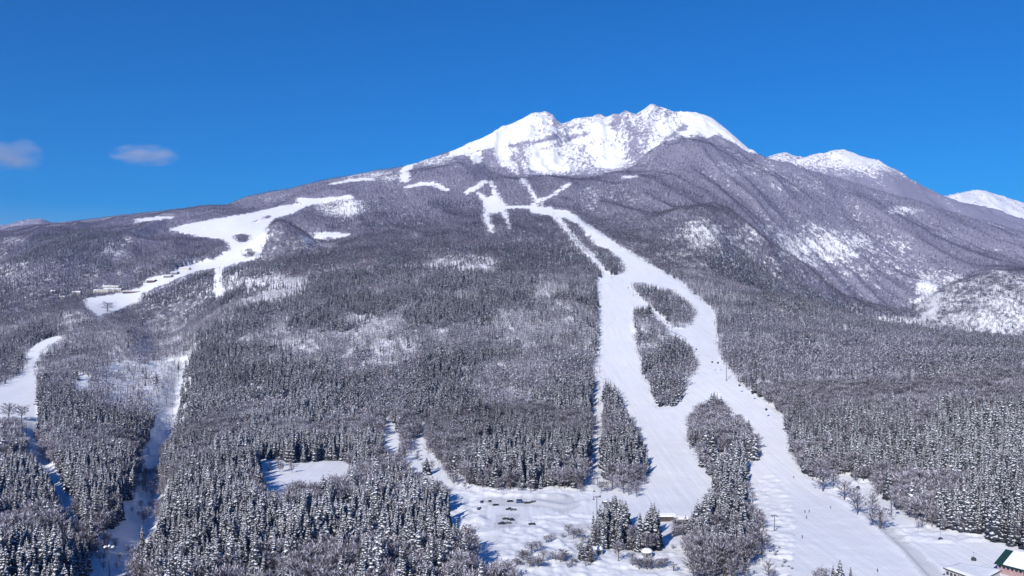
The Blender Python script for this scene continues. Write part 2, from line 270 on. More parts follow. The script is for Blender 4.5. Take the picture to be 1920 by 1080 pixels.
H += np.where(nearM, 1.1*np.exp(-(d/1.5)**2) - .9*sstep(0, 1.5, d)*np.exp(-(np.maximum(d-3, 0)/4.5)**2)*(sg < 0), 0)
for pts, a in [([(1620,940),(1660,975),(1720,1025),(1790,1085),(1840,1130)], .5), ([(905,1002),(960,990),(1010,993),(1040,1010),(1075,1040)], 1.3), ([(1065,985),(1085,1010),(1120,1050)], .5), ([(1000,940),(1060,950),(1100,940)], 1.2), ([(900,925),(980,930),(1060,932)], 1.4), ([(1120,880),(1050,960),(1040,962)], .0)]:
    d, sg = pdist(pts); H += np.where(nearM, a*np.exp(-(d/1.3)**2), 0)
def hgt(px, y):
    px = np.asarray(px, float); y = np.asarray(y, float)
    ci = np.interp(px, PXG, np.arange(NC)); ri = np.interp(y, YR, np.arange(NR))
    c0 = np.clip(ci.astype(int), 0, NC-2); r0 = np.clip(ri.astype(int), 0, NR-2); fc = ci-c0; fr = ri-r0
    return (H[r0, c0]*(1-fc)+H[r0, c0+1]*fc)*(1-fr) + (H[r0+1, c0]*(1-fc)+H[r0+1, c0+1]*fc)*fr
def hxy(x, y): return float(hgt(960+F*x/y, y))
def at(px, py, ymin=300):           # first ground met along a sight line
    h = hgt(np.full(NR, float(px)), YR); pp = HY-F*h/YR
    k = np.nonzero((pp <= py) & (YR > ymin))[0][0]
    t = (pp[k-1]-py)/max(pp[k-1]-pp[k], 1e-6); y = YR[k-1]+(YR[k]-YR[k-1])*min(max(t, 0), 1)
    x = (px-960)/F*y
    return Vector((x, y, hxy(x, y)))

# ------------------------------------------------------------------ materials
def mat(name, col, rough=.8, var=.0, scale=1.0, spec=.2, metal=0):
    m = bpy.data.materials.new(name); m.use_nodes = True; n, l = m.node_tree.nodes, m.node_tree.links
    b = n['Principled BSDF']; b.inputs['Roughness'].default_value = rough; b.inputs['Specular IOR Level'].default_value = spec; b.inputs['Metallic'].default_value = metal
    tc = n.new('ShaderNodeTexCoord'); nz = n.new('ShaderNodeTexNoise'); nz.inputs['Scale'].default_value = scale; nz.inputs['Detail'].default_value = 3
    mp = n.new('ShaderNodeMapRange'); mp.inputs['From Min'].default_value = .3; mp.inputs['From Max'].default_value = .7; mp.inputs['To Min'].default_value = 1-var; mp.inputs['To Max'].default_value = 1+var
    mu = n.new('ShaderNodeVectorMath'); mu.operation = 'SCALE'; mu.inputs[0].default_value = col[:3]
    l.new(tc.outputs['Object'], nz.inputs['Vector']); l.new(nz.outputs[0], mp.inputs['Value']); l.new(mp.outputs[0], mu.inputs['Scale']); l.new(mu.outputs[0], b.inputs['Base Color'])
    return m
def foliage_mat(name, col, var, stand=.3):
    # every tree a little different, and whole stands a little lighter or darker than their neighbours
    m = bpy.data.materials.new(name); m.use_nodes = True; n, l = m.node_tree.nodes, m.node_tree.links
    b = n['Principled BSDF']; b.inputs['Roughness'].default_value = .85; b.inputs['Specular IOR Level'].default_value = .1
    oi = n.new('ShaderNodeObjectInfo'); mp = n.new('ShaderNodeMapRange'); mp.inputs['To Min'].default_value = 1-var; mp.inputs['To Max'].default_value = 1+var
    mu = n.new('ShaderNodeVectorMath'); mu.operation = 'SCALE'; mu.inputs[0].default_value = col[:3]
    nz = n.new('ShaderNodeTexNoise'); nz.inputs['Scale'].default_value = .006; nz.inputs['Detail'].default_value = 4; nz.inputs['Roughness'].default_value = .65; l.new(oi.outputs['Location'], nz.inputs['Vector'])
    m2 = n.new('ShaderNodeMapRange'); m2.inputs['From Min'].default_value = .3; m2.inputs['From Max'].default_value = .7; m2.inputs['To Min'].default_value = 1-stand; m2.inputs['To Max'].default_value = 1+stand; l.new(nz.outputs[0], m2.inputs['Value'])
    mm = n.new('ShaderNodeMath'); mm.operation = 'MULTIPLY'; l.new(m2.outputs[0], mm.inputs[0])
    l.new(oi.outputs['Random'], mp.inputs['Value']); l.new(mp.outputs[0], mm.inputs[1]); l.new(mm.outputs[0], mu.inputs['Scale']); l.new(mu.outputs[0], b.inputs['Base Color'])
    return m
M_NEEDLE = foliage_mat('cedar_needles', (.048, .055, .066), .45, .6)
M_TSNOW = foliage_mat('snow_on_boughs', (.68, .68, .73), .25, .3)
M_BARK = foliage_mat('bark', (.085, .07, .065), .2, .1)
M_TWIG = foliage_mat('bare_twigs', (.170, .156, .184), .3, .45)
M_RIME = foliage_mat('rimed_twigs', (.60, .59, .67), .15, .3)
M_STEEL = mat('galvanised_steel', (.16, .165, .17), .5, .1, 2, .4, .4)
M_DARK = mat('dark_metal', (.03, .032, .035), .45, .1, 2, .4)
M_SNOWP = mat('settled_snow', (.82, .83, .86), .7, .04, .4)

def ground_mat():
    m = bpy.data.materials.new('snow_ground'); m.use_nodes = True; n, l = m.node_tree.nodes, m.node_tree.links
    b = n['Principled BSDF']; b.inputs['Roughness'].default_value = .75; b.inputs['Specular IOR Level'].default_value = .15
    tc = n.new('ShaderNodeTexCoord'); at_ = n.new('ShaderNodeAttribute'); at_.attribute_name = 'brush'
    def noise(scale, detail, vec=None, rough=.6):
        q = n.new('ShaderNodeTexNoise'); q.inputs['Scale'].default_value = scale; q.inputs['Detail'].default_value = detail; q.inputs['Roughness'].default_value = rough
        l.new(vec or tc.outputs['Object'], q.inputs['Vector']); return q.outputs[0]
    def math_(op, a, b_, c=None):
        q = n.new('ShaderNodeMath'); q.operation = op
        for i, v in enumerate((a, b_) if c is None else (a, b_, c)):
            if isinstance(v, (int, float)): q.inputs[i].default_value = v
            else: l.new(v, q.inputs[i])
        return q.outputs[0]
    st = n.new('ShaderNodeMapping'); st.inputs['Scale'].default_value = (1, .45, .6); l.new(tc.outputs['Object'], st.inputs['Vector'])
    a = noise(.055, 6, st.outputs[0], .8); f2 = noise(.018, 3, st.outputs[0]); f3 = noise(.45, 3)
    s = math_('ADD', math_('MULTIPLY', a, .78), math_('ADD', math_('MULTIPLY', f2, .14), math_('MULTIPLY', f3, .08)))
    thr = math_('SUBTRACT', .68, math_('MULTIPLY', at_.outputs['Fac'], .36))
    mr = n.new('ShaderNodeMapRange'); mr.interpolation_type = 'SMOOTHSTEP'
    l.new(s, mr.inputs['Value']); l.new(thr, mr.inputs['From Min']); l.new(math_('ADD', thr, .07), mr.inputs['From Max'])
    mx_ = n.new('ShaderNodeMix'); mx_.data_type = 'RGBA'
    sn = n.new('ShaderNodeMix'); sn.data_type = 'RGBA'; sn.inputs['A'].default_value = (.80, .815, .85, 1); sn.inputs['B'].default_value = (.88, .89, .91, 1)
    l.new(noise(.02, 4), sn.inputs['Factor'])
    br = n.new('ShaderNodeMix'); br.data_type = 'RGBA'; br.inputs['A'].default_value = (.14, .133, .175, 1); br.inputs['B'].default_value = (.37, .36, .45, 1)
    l.new(noise(.11, 4), br.inputs['Factor'])
    gr = n.new('ShaderNodeMapping'); gr.inputs['Scale'].default_value = (.5, .012, .02); l.new(tc.outputs['Object'], gr.inputs['Vector'])
    gn = noise(1.0, 4, gr.outputs[0], .6)
    pa = n.new('ShaderNodeAttribute'); pa.attribute_name = 'packed'
    tone = math_('MULTIPLY', math_('ADD', .955, math_('MULTIPLY', math_('SUBTRACT', gn, .5), .36)), math_('SUBTRACT', 1.0, math_('MULTIPLY', pa.outputs['Fac'], .20)))
    sv = n.new('ShaderNodeVectorMath'); sv.operation = 'SCALE'; l.new(sn.outputs['Result'], sv.inputs[0]); l.new(tone, sv.inputs['Scale'])
    l.new(mr.outputs[0], mx_.inputs['Factor']); l.new(sv.outputs[0], mx_.inputs['A']); l.new(br.outputs['Result'], mx_.inputs['B']); l.new(mx_.outputs['Result'], b.inputs['Base Color'])
    bp = n.new('ShaderNodeBump'); bp.inputs['Strength'].default_value = .35; bp.inputs['Distance'].default_value = .5
    l.new(math_('ADD', noise(.25, 5), math_('MULTIPLY', a, 2.0)), bp.inputs['Height']); l.new(bp.outputs[0], b.inputs['Normal'])
    return m
M_GROUND = ground_mat()

# ------------------------------------------------------------------ terrain sheets
PS = HY-F*H/GY
jx = 3*fbm(GX/12, GY/18, 91, 2)+5*fbm(GX/18, GY/30, 92, 3)*(GY > 2200); 
H_DUMMY = 0
clr = look(PISTE_M.astype(float), GPX+jx, PS)
thin = look(THIN, GPX, PS)
SUMMIT = poly_mask([(842,290),(850,265),(900,240),(1005,190),(1222,170),(1330,200),(1385,250),(1425,290),(1400,284),(1385,272),(1350,255),(1310,252),(1295,262),(1280,255),(1262,262),(1240,272),(1215,285),(1200,300),(1185,312),(1160,326),(1080,331),(1000,331),(955,326),(942,312),(932,292),(924,273),(905,283),(880,287),(858,290),(842,295)])
rid_ = ridged(GX/330+GY/1500, GY/1300, 77, 4)
brush = (.60+sstep(2200, 3400, GY)*(.30+.20*(rid_-.45)+.12*fbm(GX/60, GY/90, 88, 3)))*(1-thin*(.85-.25*sstep(2400, 3200, GY)))*(1-clr)
brush = np.where(GY < 2200, brush*.55, brush)
brush = np.where((GY < 720) & (clr > .5), .08, brush)
summ = look(SUMMIT.astype(float), GPX+16*fbm(GX/110, GY/160, 401, 4), PS+7*fbm(GX/90, GY/150, 402, 4))*(GY > 4600)
sb = .44+.34*sstep(306, 330, PS)+.26*fbm(GX/260, GY/420, 51, 3)+.12*fbm(GX/70, GY/130, 52, 4)+.10*sstep(.45, .75, ridged(GX/150, GY/520+GX/2500, 11, 4))
def band(x, y, rx, ry, v, ang=0):
    ca, sa = math.cos(R(ang)), math.sin(R(ang)); dx = GPX-x; dy = PS-y
    return v*np.exp(-((dx*ca+dy*sa)/rx)**2-((-dx*sa+dy*ca)/ry)**2)
sb += band(1085,255,75,4,.35,-20)+band(1000,266,60,3,.5,-10)+band(1030,258,50,3,.3,-24)+band(1153,232,8,14,.25)+band(1085,295,50,25,.16)+band(965,290,25,30,.16)+band(1265,252,34,5,.4,-38)+band(1283,238,14,10,.3)+band(1230,212,14,14,.16)+band(985,300,4,30,.35,-25)+band(975,310,4,22,.3,-20)+band(1195,290,30,24,.28,-35)
sb -= band(1120,245,22,14,.5)+band(1140,300,28,30,.45)+band(1035,312,35,14,.35)+band(960,240,60,18,.2,-25)+band(1320,232,50,14,.5,30)
brush = np.where(summ > .5, np.clip(sb, .02, .95), brush)
p2 = (GY > 6500)
brush = np.where(p2, .43+.22*fbm(GX/300, GY/500, 61, 3)+np.where(GY < 9000, .05+.42*sstep(300, 345, PS), -.06), brush)
brush = np.where(p2 & (GPX < 400), .8, brush)
brush = np.clip(brush, 0, 1)
packed = np.zeros(H.shape)
pk_ = np.zeros((MH, MW), bool)
for p in [[(1000,928),(1072,928),(1092,948),(1052,966),(1028,952),(985,950),(905,948),(900,935)],[(1058,984),(1110,982),(1100,1005),(1075,1022),(1060,1003)],[(930,965),(975,965),(965,990),(925,990)],[(1600,952),(1625,946),(1720,1030),(1790,1095),(1740,1095),(1690,1032)]]: pk_ |= poly_mask(p)
packed = look(pk_.astype(float), GPX+3*fbm(GX/4, GY/6, 901, 2), PS+2*fbm(GX/4, GY/6, 902, 2))*(GY < 760)
verts = np.stack([GX, GY, H], -1).reshape(-1, 3)
idx = np.arange(NR*NC).reshape(NR, NC)
quads = np.stack([idx[:-1, :-1], idx[:-1, 1:], idx[1:, 1:], idx[1:, :-1]], -1).reshape(-1, 4)
pc = (clr.reshape(-1)[quads].mean(1) > .5); far_ = GY.reshape(-1)[quads[:, 0]] > 4600
def sheet(name, sel, label):
    q = quads[sel]; used, inv = np.unique(q, return_inverse=True); q2 = inv.reshape(-1, 4).astype(np.int32)
    me = bpy.data.meshes.new(name); me.vertices.add(len(used)); me.vertices.foreach_set('co', verts[used].astype(np.float32).ravel())
    me.loops.add(q2.size); me.loops.foreach_set('vertex_index', q2.ravel()); me.polygons.add(len(q2))
    me.polygons.foreach_set('loop_start', np.arange(0, q2.size, 4, dtype=np.int32)); me.polygons.foreach_set('use_smooth', np.ones(len(q2), bool))
    me.update(); me.validate()
    a = me.attributes.new('packed', 'FLOAT', 'POINT'); a.data.foreach_set('value', packed.reshape(-1)[used].astype(np.float32))
    a = me.attributes.new('brush', 'FLOAT', 'POINT'); a.data.foreach_set('value', brush.reshape(-1)[used].astype(np.float32))
    me.materials.append(M_GROUND); o = bpy.data.objects.new(name, me); COL.objects.link(o); o['kind'] = 'structure'; o['label'] = label
    return o
sheet('ground', ~pc & ~far_, 'snowy ground under the woods and around the car park')
sheet('ski_piste', pc & ~far_, 'smooth white ski runs cut through the woods')
sheet('mountain', far_, 'snow-covered summit ridge and far peaks')

# ------------------------------------------------------------------ mesh helpers
class MB:
    def __init__(s): s.v = []; s.f = []; s.m = []
    def face(s, pts, m=0):
        k = len(s.v); s.v += [tuple(p) for p in pts]; s.f.append(tuple(range(k, k+len(pts)))); s.m.append(m)
    def box(s, c, d, m=0, rz=0, top=1.0):
        ca, sa = math.cos(rz), math.sin(rz); P = []
        for z in (-1, 1):
            k = top if z > 0 else 1
            for x, y in ((-1, -1), (1, -1), (1, 1), (-1, 1)):
                lx, ly = x*d[0]/2*k, y*d[1]/2*k; P.append((c[0]+lx*ca-ly*sa, c[1]+lx*sa+ly*ca, c[2]+z*d[2]/2))
        k = len(s.v); s.v += P
        for q in ((3, 2, 1, 0), (4, 5, 6, 7), (0, 1, 5, 4), (1, 2, 6, 5), (2, 3, 7, 6), (3, 0, 4, 7)): s.f.append(tuple(k+i for i in q)); s.m.append(m)
    def tube(s, a, b, r1, r2=None, n=6, m=0, cap=True):
        r2 = r1 if r2 is None else r2; a = Vector(a); b = Vector(b); d = (b-a).normalized()
        u = d.cross(Vector((0, 0, 1) if abs(d.z) < .9 else (1, 0, 0))).normalized(); w = d.cross(u)
        k = len(s.v)
        for p, r in ((a, r1), (b, r2)):
            for i in range(n):
                t = 2*math.pi*i/n; s.v.append(tuple(p+u*math.cos(t)*r+w*math.sin(t)*r))
        for i in range(n): s.f.append((k+i, k+(i+1) % n, k+n+(i+1) % n, k+n+i)); s.m.append(m)
        if cap: s.f.append(tuple(k+n-1-i for i in range(n))); s.m.append(m); s.f.append(tuple(k+n+i for i in range(n))); s.m.append(m)
    def lathe(s, prof, n=10, c=(0, 0, 0), m=0, sx=1, sy=1):
        k = len(s.v)
        for r, z in prof:
            for i in range(n): t = 2*math.pi*i/n; s.v.append((c[0]+sx*r*math.cos(t), c[1]+sy*r*math.sin(t), c[2]+z))
        for j in range(len(prof)-1):
            for i in range(n): s.f.append((k+j*n+i, k+j*n+(i+1) % n, k+(j+1)*n+(i+1) % n, k+(j+1)*n+i)); s.m.append(m)
        s.f.append(tuple(k+n-1-i for i in range(n))); s.m.append(m); e = k+(len(prof)-1)*n; s.f.append(tuple(e+i for i in range(n))); s.m.append(m)
    def mesh(s, name, mats, smooth=False):
        me = bpy.data.meshes.new(name); me.from_pydata(s.v, [], s.f)
        for x in mats: me.materials.append(x)
        me.polygons.foreach_set('material_index', s.m)
        if smooth: me.polygons.foreach_set('use_smooth', [True]*len(s.f))
        me.update(); return me
    def build(s, name, mats, parent=None, loc=(0, 0, 0), smooth=False):
        return obj(name, s.mesh(name, mats if isinstance(mats, list) else [mats], smooth), parent, loc)
def obj(name, me, parent=None, loc=(0, 0, 0)):
    o = bpy.data.objects.new(name, me); COL.objects.link(o); o.parent = parent; o.location = loc; return o
def thing(name, label, cat, loc, rz=0, group=None, scale=1):
    o = bpy.data.objects.new(name, None); COL.objects.link(o); o.location = loc; o.rotation_euler = (0, 0, rz); o.scale = (scale,)*3; o.empty_display_size = 1
    o['label'] = label; o['category'] = cat
    if group: o['group'] = group
    return o
def tag(o, label, cat, group=None, kind=None):
    if label: o['label'] = label
    if cat: o['category'] = cat
    if group: o['group'] = group
    if kind: o['kind'] = kind
    return o
def copy_tree(o, loc, rz=0, label=None, group=None, scale=None):
    c = o.copy(); COL.objects.link(c); c.location = loc; c.rotation_euler = (0, 0, rz)
    if scale: c.scale = (scale,)*3
    if label: c['label'] = label
    if group: c['group'] = group
    for ch in list(o.children):
        d = ch.copy(); COL.objects.link(d); d.parent = c
        for g in list(ch.children): e = g.copy(); COL.objects.link(e); e.parent = d
    return c

# ------------------------------------------------------------------ trees
def conifer(seed, h, r, layers, br, snowp=.7, snowk=.8):
    q = random.Random(seed); mb = MB(); off = q.random()*6
    for j in range(layers):
        t = (j+.3*q.random())/layers; z0 = h*(.10+.88*t); L0 = r*(1-t)**.75*(.88+.12*math.sin(j*2.3+off))+.18
        nb = max(4, int(br*(1-.5*t)))
        for i in range(nb):
            a = 2*math.pi*(i+q.random()*.7)/nb+j*1.1; L = L0*q.uniform(.65, 1.15); ca, sa = math.cos(a), math.sin(a); z = z0+q.uniform(-.3, .3)*h/layers
            def P(d, w, dz): return (ca*d-sa*w, sa*d+ca*w, z+dz)
            wd = L*q.uniform(.28, .42)+.15; dr = L*q.uniform(.25, .5)
            rt, tp = P(0, 0, .25*L), P(L, 0, -dr); lf, rg = P(L*.6, wd, -dr*.55-.2*L), P(L*.6, -wd, -dr*.55-.2*L); md = P(L*.55, 0, -dr*.25)
            mb.face((rt, lf, md)); mb.face((rt, md, rg)); mb.face((md, lf, tp)); mb.face((md, tp, rg))
            if q.random() < snowp:
                k = snowk*q.uniform(.6, 1.1); up = .10+.05*L; o1 = q.uniform(-.25, .25)*wd
                mb.face((P(L*.12, 0, .22*L+up), P(L*.58, wd*k*.8+o1, -dr*.4-.08*L+up), P(L*(.35+.62*k*.8), o1, -dr*.8*k+up), P(L*.58, -wd*k*.8+o1, -dr*.4-.08*L+up)), 1)
    return mb
def trunk_mb(h, r, mb=None, m=0, n=5):
    mb = mb or MB(); mb.tube((0, 0, -.8), (0, 0, h*.9), r, r*.2, n, m, False); return mb
def bare(seed, h, r, limbs, sprays, w, rime=.35, near=False):
    q = random.Random(seed); mb = MB(); trk = MB(); lean = q.uniform(-.06, .06)*h
    trk.tube((0, 0, -.6), (lean*.5, 0, h*.5), h*.018+.05, h*.012+.03, 5, 0, False); trk.tube((lean*.5, 0, h*.5), (lean, 0, h*.92), h*.012+.03, .03, 4, 0, False)
    for i in range(limbs):
        t = (i+.5)/limbs; a = i*2.4+q.uniform(-.4, .4); z0 = h*(.22+.50*t); L = r*(.55+.75*math.sin(math.pi*min(1, .25+.75*t)))*q.uniform(.7, 1.1); rise = L*q.uniform(.35, .9)*(.6+.8*t)
        p0 = Vector((lean*.6, 0, z0)); p1 = p0+Vector((math.cos(a)*L, math.sin(a)*L, rise))
        p1.z = min(p1.z, h*.98)
        if near: trk.tube(p0, p1, h*.008+.02, .02, 3, 0, False)
        for k in range(sprays):
            u = q.uniform(.15, 1.0); s = p0.lerp(p1, u); b = a+q.uniform(-1.2, 1.2); l = r*q.uniform(.35, .6)
            e = s+Vector((math.cos(b)*l*.8, math.sin(b)*l*.8, l*q.uniform(.2, 1.0)))
            side_ = Vector((-math.sin(b), math.cos(b), q.uniform(-.6, .6)))*w*q.uniform(.6, 1.3); md = s.lerp(e, .55)
            mi = 1 if q.random() < rime else 0
            mb.face((s, md+side_, e, md-side_), mi)
            if near:
                for _ in range(2):
                    e2 = s+(e-s)*q.uniform(.5, .9)+Vector((q.uniform(-1, 1), q.uniform(-1, 1), q.uniform(0, 1)))*l*.5; mb.face((s.lerp(e, .3), s.lerp(e2, .6)+side_*.7, e2), 1 if q.random() < rime else 0)
    return mb, trk
def merged(parts, name, mats):
    o = MB()
    for mb, dm in parts:
        k = len(o.v); o.v += mb.v; o.f += [tuple(i+k for i in f) for f in mb.f]; o.m += [dm[i] for i in mb.m]
    return o.mesh(name, mats)
CM = [M_NEEDLE, M_TSNOW, M_BARK]; BM_ = [M_TWIG, M_RIME, M_BARK]
near_con, near_bare, con_assets, bare_assets = [], [], [], []
def hidden(name, me):      # a prototype kept out of the scene's collections; only its copies stand in the place
    return bpy.data.objects.new(name, me)
for k in range(5):
    mb = conifer(100+k, 20, [3.1, 3.6, 4.2, 3.3, 4.8][k], 21, 12, .85, 1.0); near_con.append((mb.mesh('crown', [M_NEEDLE, M_TSNOW]), trunk_mb(20, .28).mesh('trunk', [M_BARK])))
    con_assets.append(merged([(mb, [0, 1]), (trunk_mb(20, .28), [2])], 'cedar_near', CM))
for k in range(5):
    mb = conifer(200+k, 20, [3.0, 3.5, 4.2, 3.2, 4.6][k], 12, 8, .62, .9); con_assets.append(merged([(mb, [0, 1]), (trunk_mb(20, .28, n=3), [2])], 'cedar_mid', CM))
for k in range(4):
    mb = conifer(300+k, 20, 3.4, 7, 6, .38, .9); con_assets.append(merged([(mb, [0, 1])], 'cedar_far', CM[:2]))
for k in range(5):
    mb, tr = bare(400+k, 13, 3.4, 22, 12, .12, .38, True); near_bare.append((mb.mesh('crown', [M_TWIG, M_RIME]), tr.mesh('trunk', [M_BARK])))
    bare_assets.append(merged([(mb, [0, 1]), (tr, [2])], 'bare_near', BM_))
for k in range(5):
    mb, tr = bare(500+k, 13, 3.8, 9, 6, .26, .34); bare_assets.append(merged([(mb, [0, 1]), (tr, [2])], 'bare_mid', BM_))
for k in range(4):
    mb, tr = bare(600+k, 12, 4.2, 7, 5, .5, .12); bare_assets.append(merged([(mb, [0, 1]), (tr, [2])], 'bare_far', BM_))

# scatter
TX, TY = [], []
y = 335.0
while y < 5600:
    s = 4.7 if y < 700 else 4.7+(y-700)*.00155
    n = int((1.24*y+460)/s); xx = (np.arange(n)+.5)*s-n*s/2
    TX.append(xx+rng.uniform(-.48, .48, n)*s); TY.append(y+rng.uniform(-.48, .48, n)*s); y += s
TX = np.concatenate(TX); TY = np.concatenate(TY)
TPX = 960+F*TX/TY; TZ = hgt(TPX, TY); TPY = HY-F*TZ/TY
pc_ = look(CONIF, TPX, TPY, .5)
pc_ = np.clip(pc_+1.5*(fbm(TX/80, TY/130, 131, 4)-.05)*(pc_ > .1)*(pc_ < .93), 0, 1)
isC = rng.random(len(TX)) < pc_
th = np.where(isC, rng.uniform(.50, 1.08, len(TX))*20, rng.uniform(.6, 1.15, len(TX))*np.where(TY < 1300, 14.0, 10.8))
th *= np.clip(1.10-.18*fbm(TX/60, TY/60, 171, 2), .7, 1.3)
far_s = np.clip((TY-2500)/2500, 0, 1)
th *= 1-.10*far_s*isC-.35*far_s*(~isC)
vv = np.zeros(len(TX), bool)
jit = rng.normal(0, 1, len(TX))*np.where(TY > 2200, 2.6, 1.7)+3.5*fbm(TX/9, TY/9, 191, 2)+5*fbm(TX/35, TY/35, 193, 2)*(TPX < 1000)
for hh in (0, .35, .8):
    w = 0 if hh == 0 else rng.uniform(-1, 1, len(TX))*0
    vv |= look(CLEAR, TPX+jit+w, TPY-F*th*hh/TY, False).astype(bool)
dens = (1-look(THIN, TPX, TPY)*.80)*(1-.88*sstep(.30, .46, fbm(TX/24, TY/24, 701, 2))*sstep(2200, 1300, TY))
summ_t = look(SUMMIT, TPX, TPY, False).astype(bool) & (TY > 4600)
semi = look(SEMI, TPX, TPY, False).astype(bool); vv &= ~(semi & (rng.random(len(TX)) < np.where(TPX < 360, .5, .22)*(fbm(TX/14, TY/14, 821, 2) > -.1)) ); isC &= ~semi; th = np.where(semi, np.minimum(th, 9.5*rng.uniform(.5, 1.1, len(TX))), th)
keep = ~vv & (rng.random(len(TX)) < dens) & ~summ_t & (TY < np.interp(TPX, PXG, sky_Y)-20)
alt = sstep(5000, 5600, TY); keep &= rng.random(len(TX)) > alt*.5
# leave out what the land hides
run = np.full(NC, 1e9); vis_lim = np.zeros((NR, NC)); PSf = HY-F*H/GY
for r in range(NR): vis_lim[r] = run; run = np.where(YR[r] > 250, np.minimum(run, PSf[r]), run)
ci = np.clip(np.interp(TPX, PXG, np.arange(NC)).astype(int), 0, NC-1); ri = np.clip(np.interp(TY, YR, np.arange(NR)).astype(int), 0, NR-1)
keep &= (TPY-F*th*1.0/TY) < vis_lim[ri, ci]+14
TX, TY, TZ, isC, th, TPX, TPY = [a[keep] for a in (TX, TY, TZ, isC, th, TPX, TPY)]
rot = rng.uniform(0, 2*math.pi, len(TX)); wsc = rng.uniform(.85, 1.25, len(TX))*np.where(isC | (TY < 1300), 1, 1.35)
hid_xy = vis_lim[ri[keep], ci[keep]]
inframe = (TPX > 4) & (TPX < 1916) & (TPY-F*th/TY < 1070) & (TPY-F*th*.9/TY < hid_xy)
print('TREES', len(TX), 'conifers', int(isC.sum()))

def region_label(kind, px, py):
    if px < 150: w = "at the photo's lower left corner"
    elif px < 330: w = 'beside the blue-shaded stream gap at lower left'
    elif px < 560: w = 'in the bottom wood right of the stream gap'
    elif px < 960: w = 'in the dense wood left of the snowy car park' if py > 925 else 'on the slope just above the snowy car park'
    elif px < 1115: w = 'in the scrub below the snowy car park' if py > 960 else 'at the wood edge above the snowy car park'
    elif px < 1265: w = 'in the clump around the lift station' if py > 925 else 'in the narrow wedge beside the left run'
    elif px < 1450: w = 'in the tree island between the two ski runs'
    elif px < 1700: w = 'at the wood edge right of the wide ski run'
    else: w = 'in the wood above the lodge at lower right'
    return kind+' '+w
def size_word(t, w, base):
    return ('tall' if t > base*1.0 else 'middle-sized' if t > base*.86 else 'short')+(' broad' if w > 1.1 else ' narrow' if w < .97 else '')
def individuals(cond, meshes, name, kind, cat, base_h, nmax=300):
    ids = np.nonzero(cond & inframe)[0]; ids = ids[np.argsort(TY[ids])][:nmax]
    for i in ids:
        cr, tr = meshes[i % len(meshes)]; sw = size_word(th[i], wsc[i], base_h); lab = sw+' '+region_label(kind, TPX[i], TPY[i])+('' if TPY[i] > 1080 else ', set back')
        o = thing(name, lab, cat, (TX[i], TY[i], TZ[i]), rot[i], lab.replace(kind, cat+'s'))
        s = th[i]/base_h; o.scale = (s*wsc[i], s*wsc[i], s)
        obj('trunk', tr, o); obj('crown', cr, o)
    return ids
ia = individuals(isC, near_con, 'cedar_tree', 'snowy cedar', 'cedar tree', 20.)
ib = individuals(~isC, near_bare, 'bare_tree', 'rimed tree', 'bare tree', 13.)

def scatter(name, sel, assets, groups, base, label):
    ids = np.nonzero(sel)[0]; n = len(ids)
    me = bpy.data.meshes.new(name); me.vertices.add(n); me.vertices.foreach_set('co', np.stack([TX[ids], TY[ids], TZ[ids]], -1).astype(np.float32).ravel())
    lod = np.where(TY[ids] < 1000, 0, np.where(TY[ids] < 2300, 1, 2))
    st = np.array([0, groups[0], groups[0]+groups[1]])[lod]; cnt = np.array(groups)[lod]
    var = st+(rng.integers(0, 1000, n) % cnt)
    s = th[ids]/base; sc = np.stack([s*wsc[ids], s*wsc[ids], s], -1)
    a = me.attributes.new('var', 'INT', 'POINT'); a.data.foreach_set('value', var.astype(np.int32))
    a = me.attributes.new('rz', 'FLOAT_VECTOR', 'POINT'); a.data.foreach_set('vector', np.stack([rng.normal(0, .03, n), rng.normal(0, .03, n), rot[ids]], -1).astype(np.float32).ravel())
    a = me.attributes.new('sc', 'FLOAT_VECTOR', 'POINT'); a.data.foreach_set('vector', sc.astype(np.float32).ravel())
    o = bpy.data.objects.new(name, me); COL.objects.link(o); tag(o, label, name.replace('_', ' '), kind='stuff')
    cl = bpy.data.collections.new(name+'_kinds')
    for k, m in enumerate(assets): cl.objects.link(hidden('%s_%02d' % (name, k), m))
    g = bpy.data.node_groups.new(name, 'GeometryNodeTree'); g.interface.new_socket('Geometry', in_out='INPUT', socket_type='NodeSocketGeometry'); g.interface.new_socket('Geometry', in_out='OUTPUT', socket_type='NodeSocketGeometry')
    N, Lk = g.nodes, g.links; gi = N.new('NodeGroupInput'); go = N.new('NodeGroupOutput')
    ci_ = N.new('GeometryNodeCollectionInfo'); ci_.inputs['Collection'].default_value = cl; ci_.inputs['Separate Children'].default_value = True; ci_.inputs['Reset Children'].default_value = True
    ip = N.new('GeometryNodeInstanceOnPoints'); ip.inputs['Pick Instance'].default_value = True
    def attr(nm, t):
        q = N.new('GeometryNodeInputNamedAttribute'); q.data_type = t; q.inputs['Name'].default_value = nm; return q.outputs['Attribute']
    e2r = N.new('FunctionNodeEulerToRotation')
    Lk.new(gi.outputs[0], ip.inputs['Points']); Lk.new(ci_.outputs[0], ip.inputs['Instance']); Lk.new(attr('var', 'INT'), ip.inputs['Instance Index'])
    Lk.new(attr('rz', 'FLOAT_VECTOR'), e2r.inputs[0]); Lk.new(e2r.outputs[0], ip.inputs['Rotation']); Lk.new(attr('sc', 'FLOAT_VECTOR'), ip.inputs['Scale'])
    Lk.new(ip.outputs[0], go.inputs[0])
    md = o.modifiers.new('scatter', 'NODES'); md.node_group = g
    return o
selc = isC.copy(); selc[ia] = False
selb = ~isC; selb[ib] = False
scatter('cedar_forest', selc, con_assets, [5, 5, 4], 20., 'dense snow-dusted cedar forest covering the lower slopes')
scatter('bare_forest', selb, bare_assets, [5, 5, 4], 12.7, 'purple-grey leafless forest covering the mountainsides')
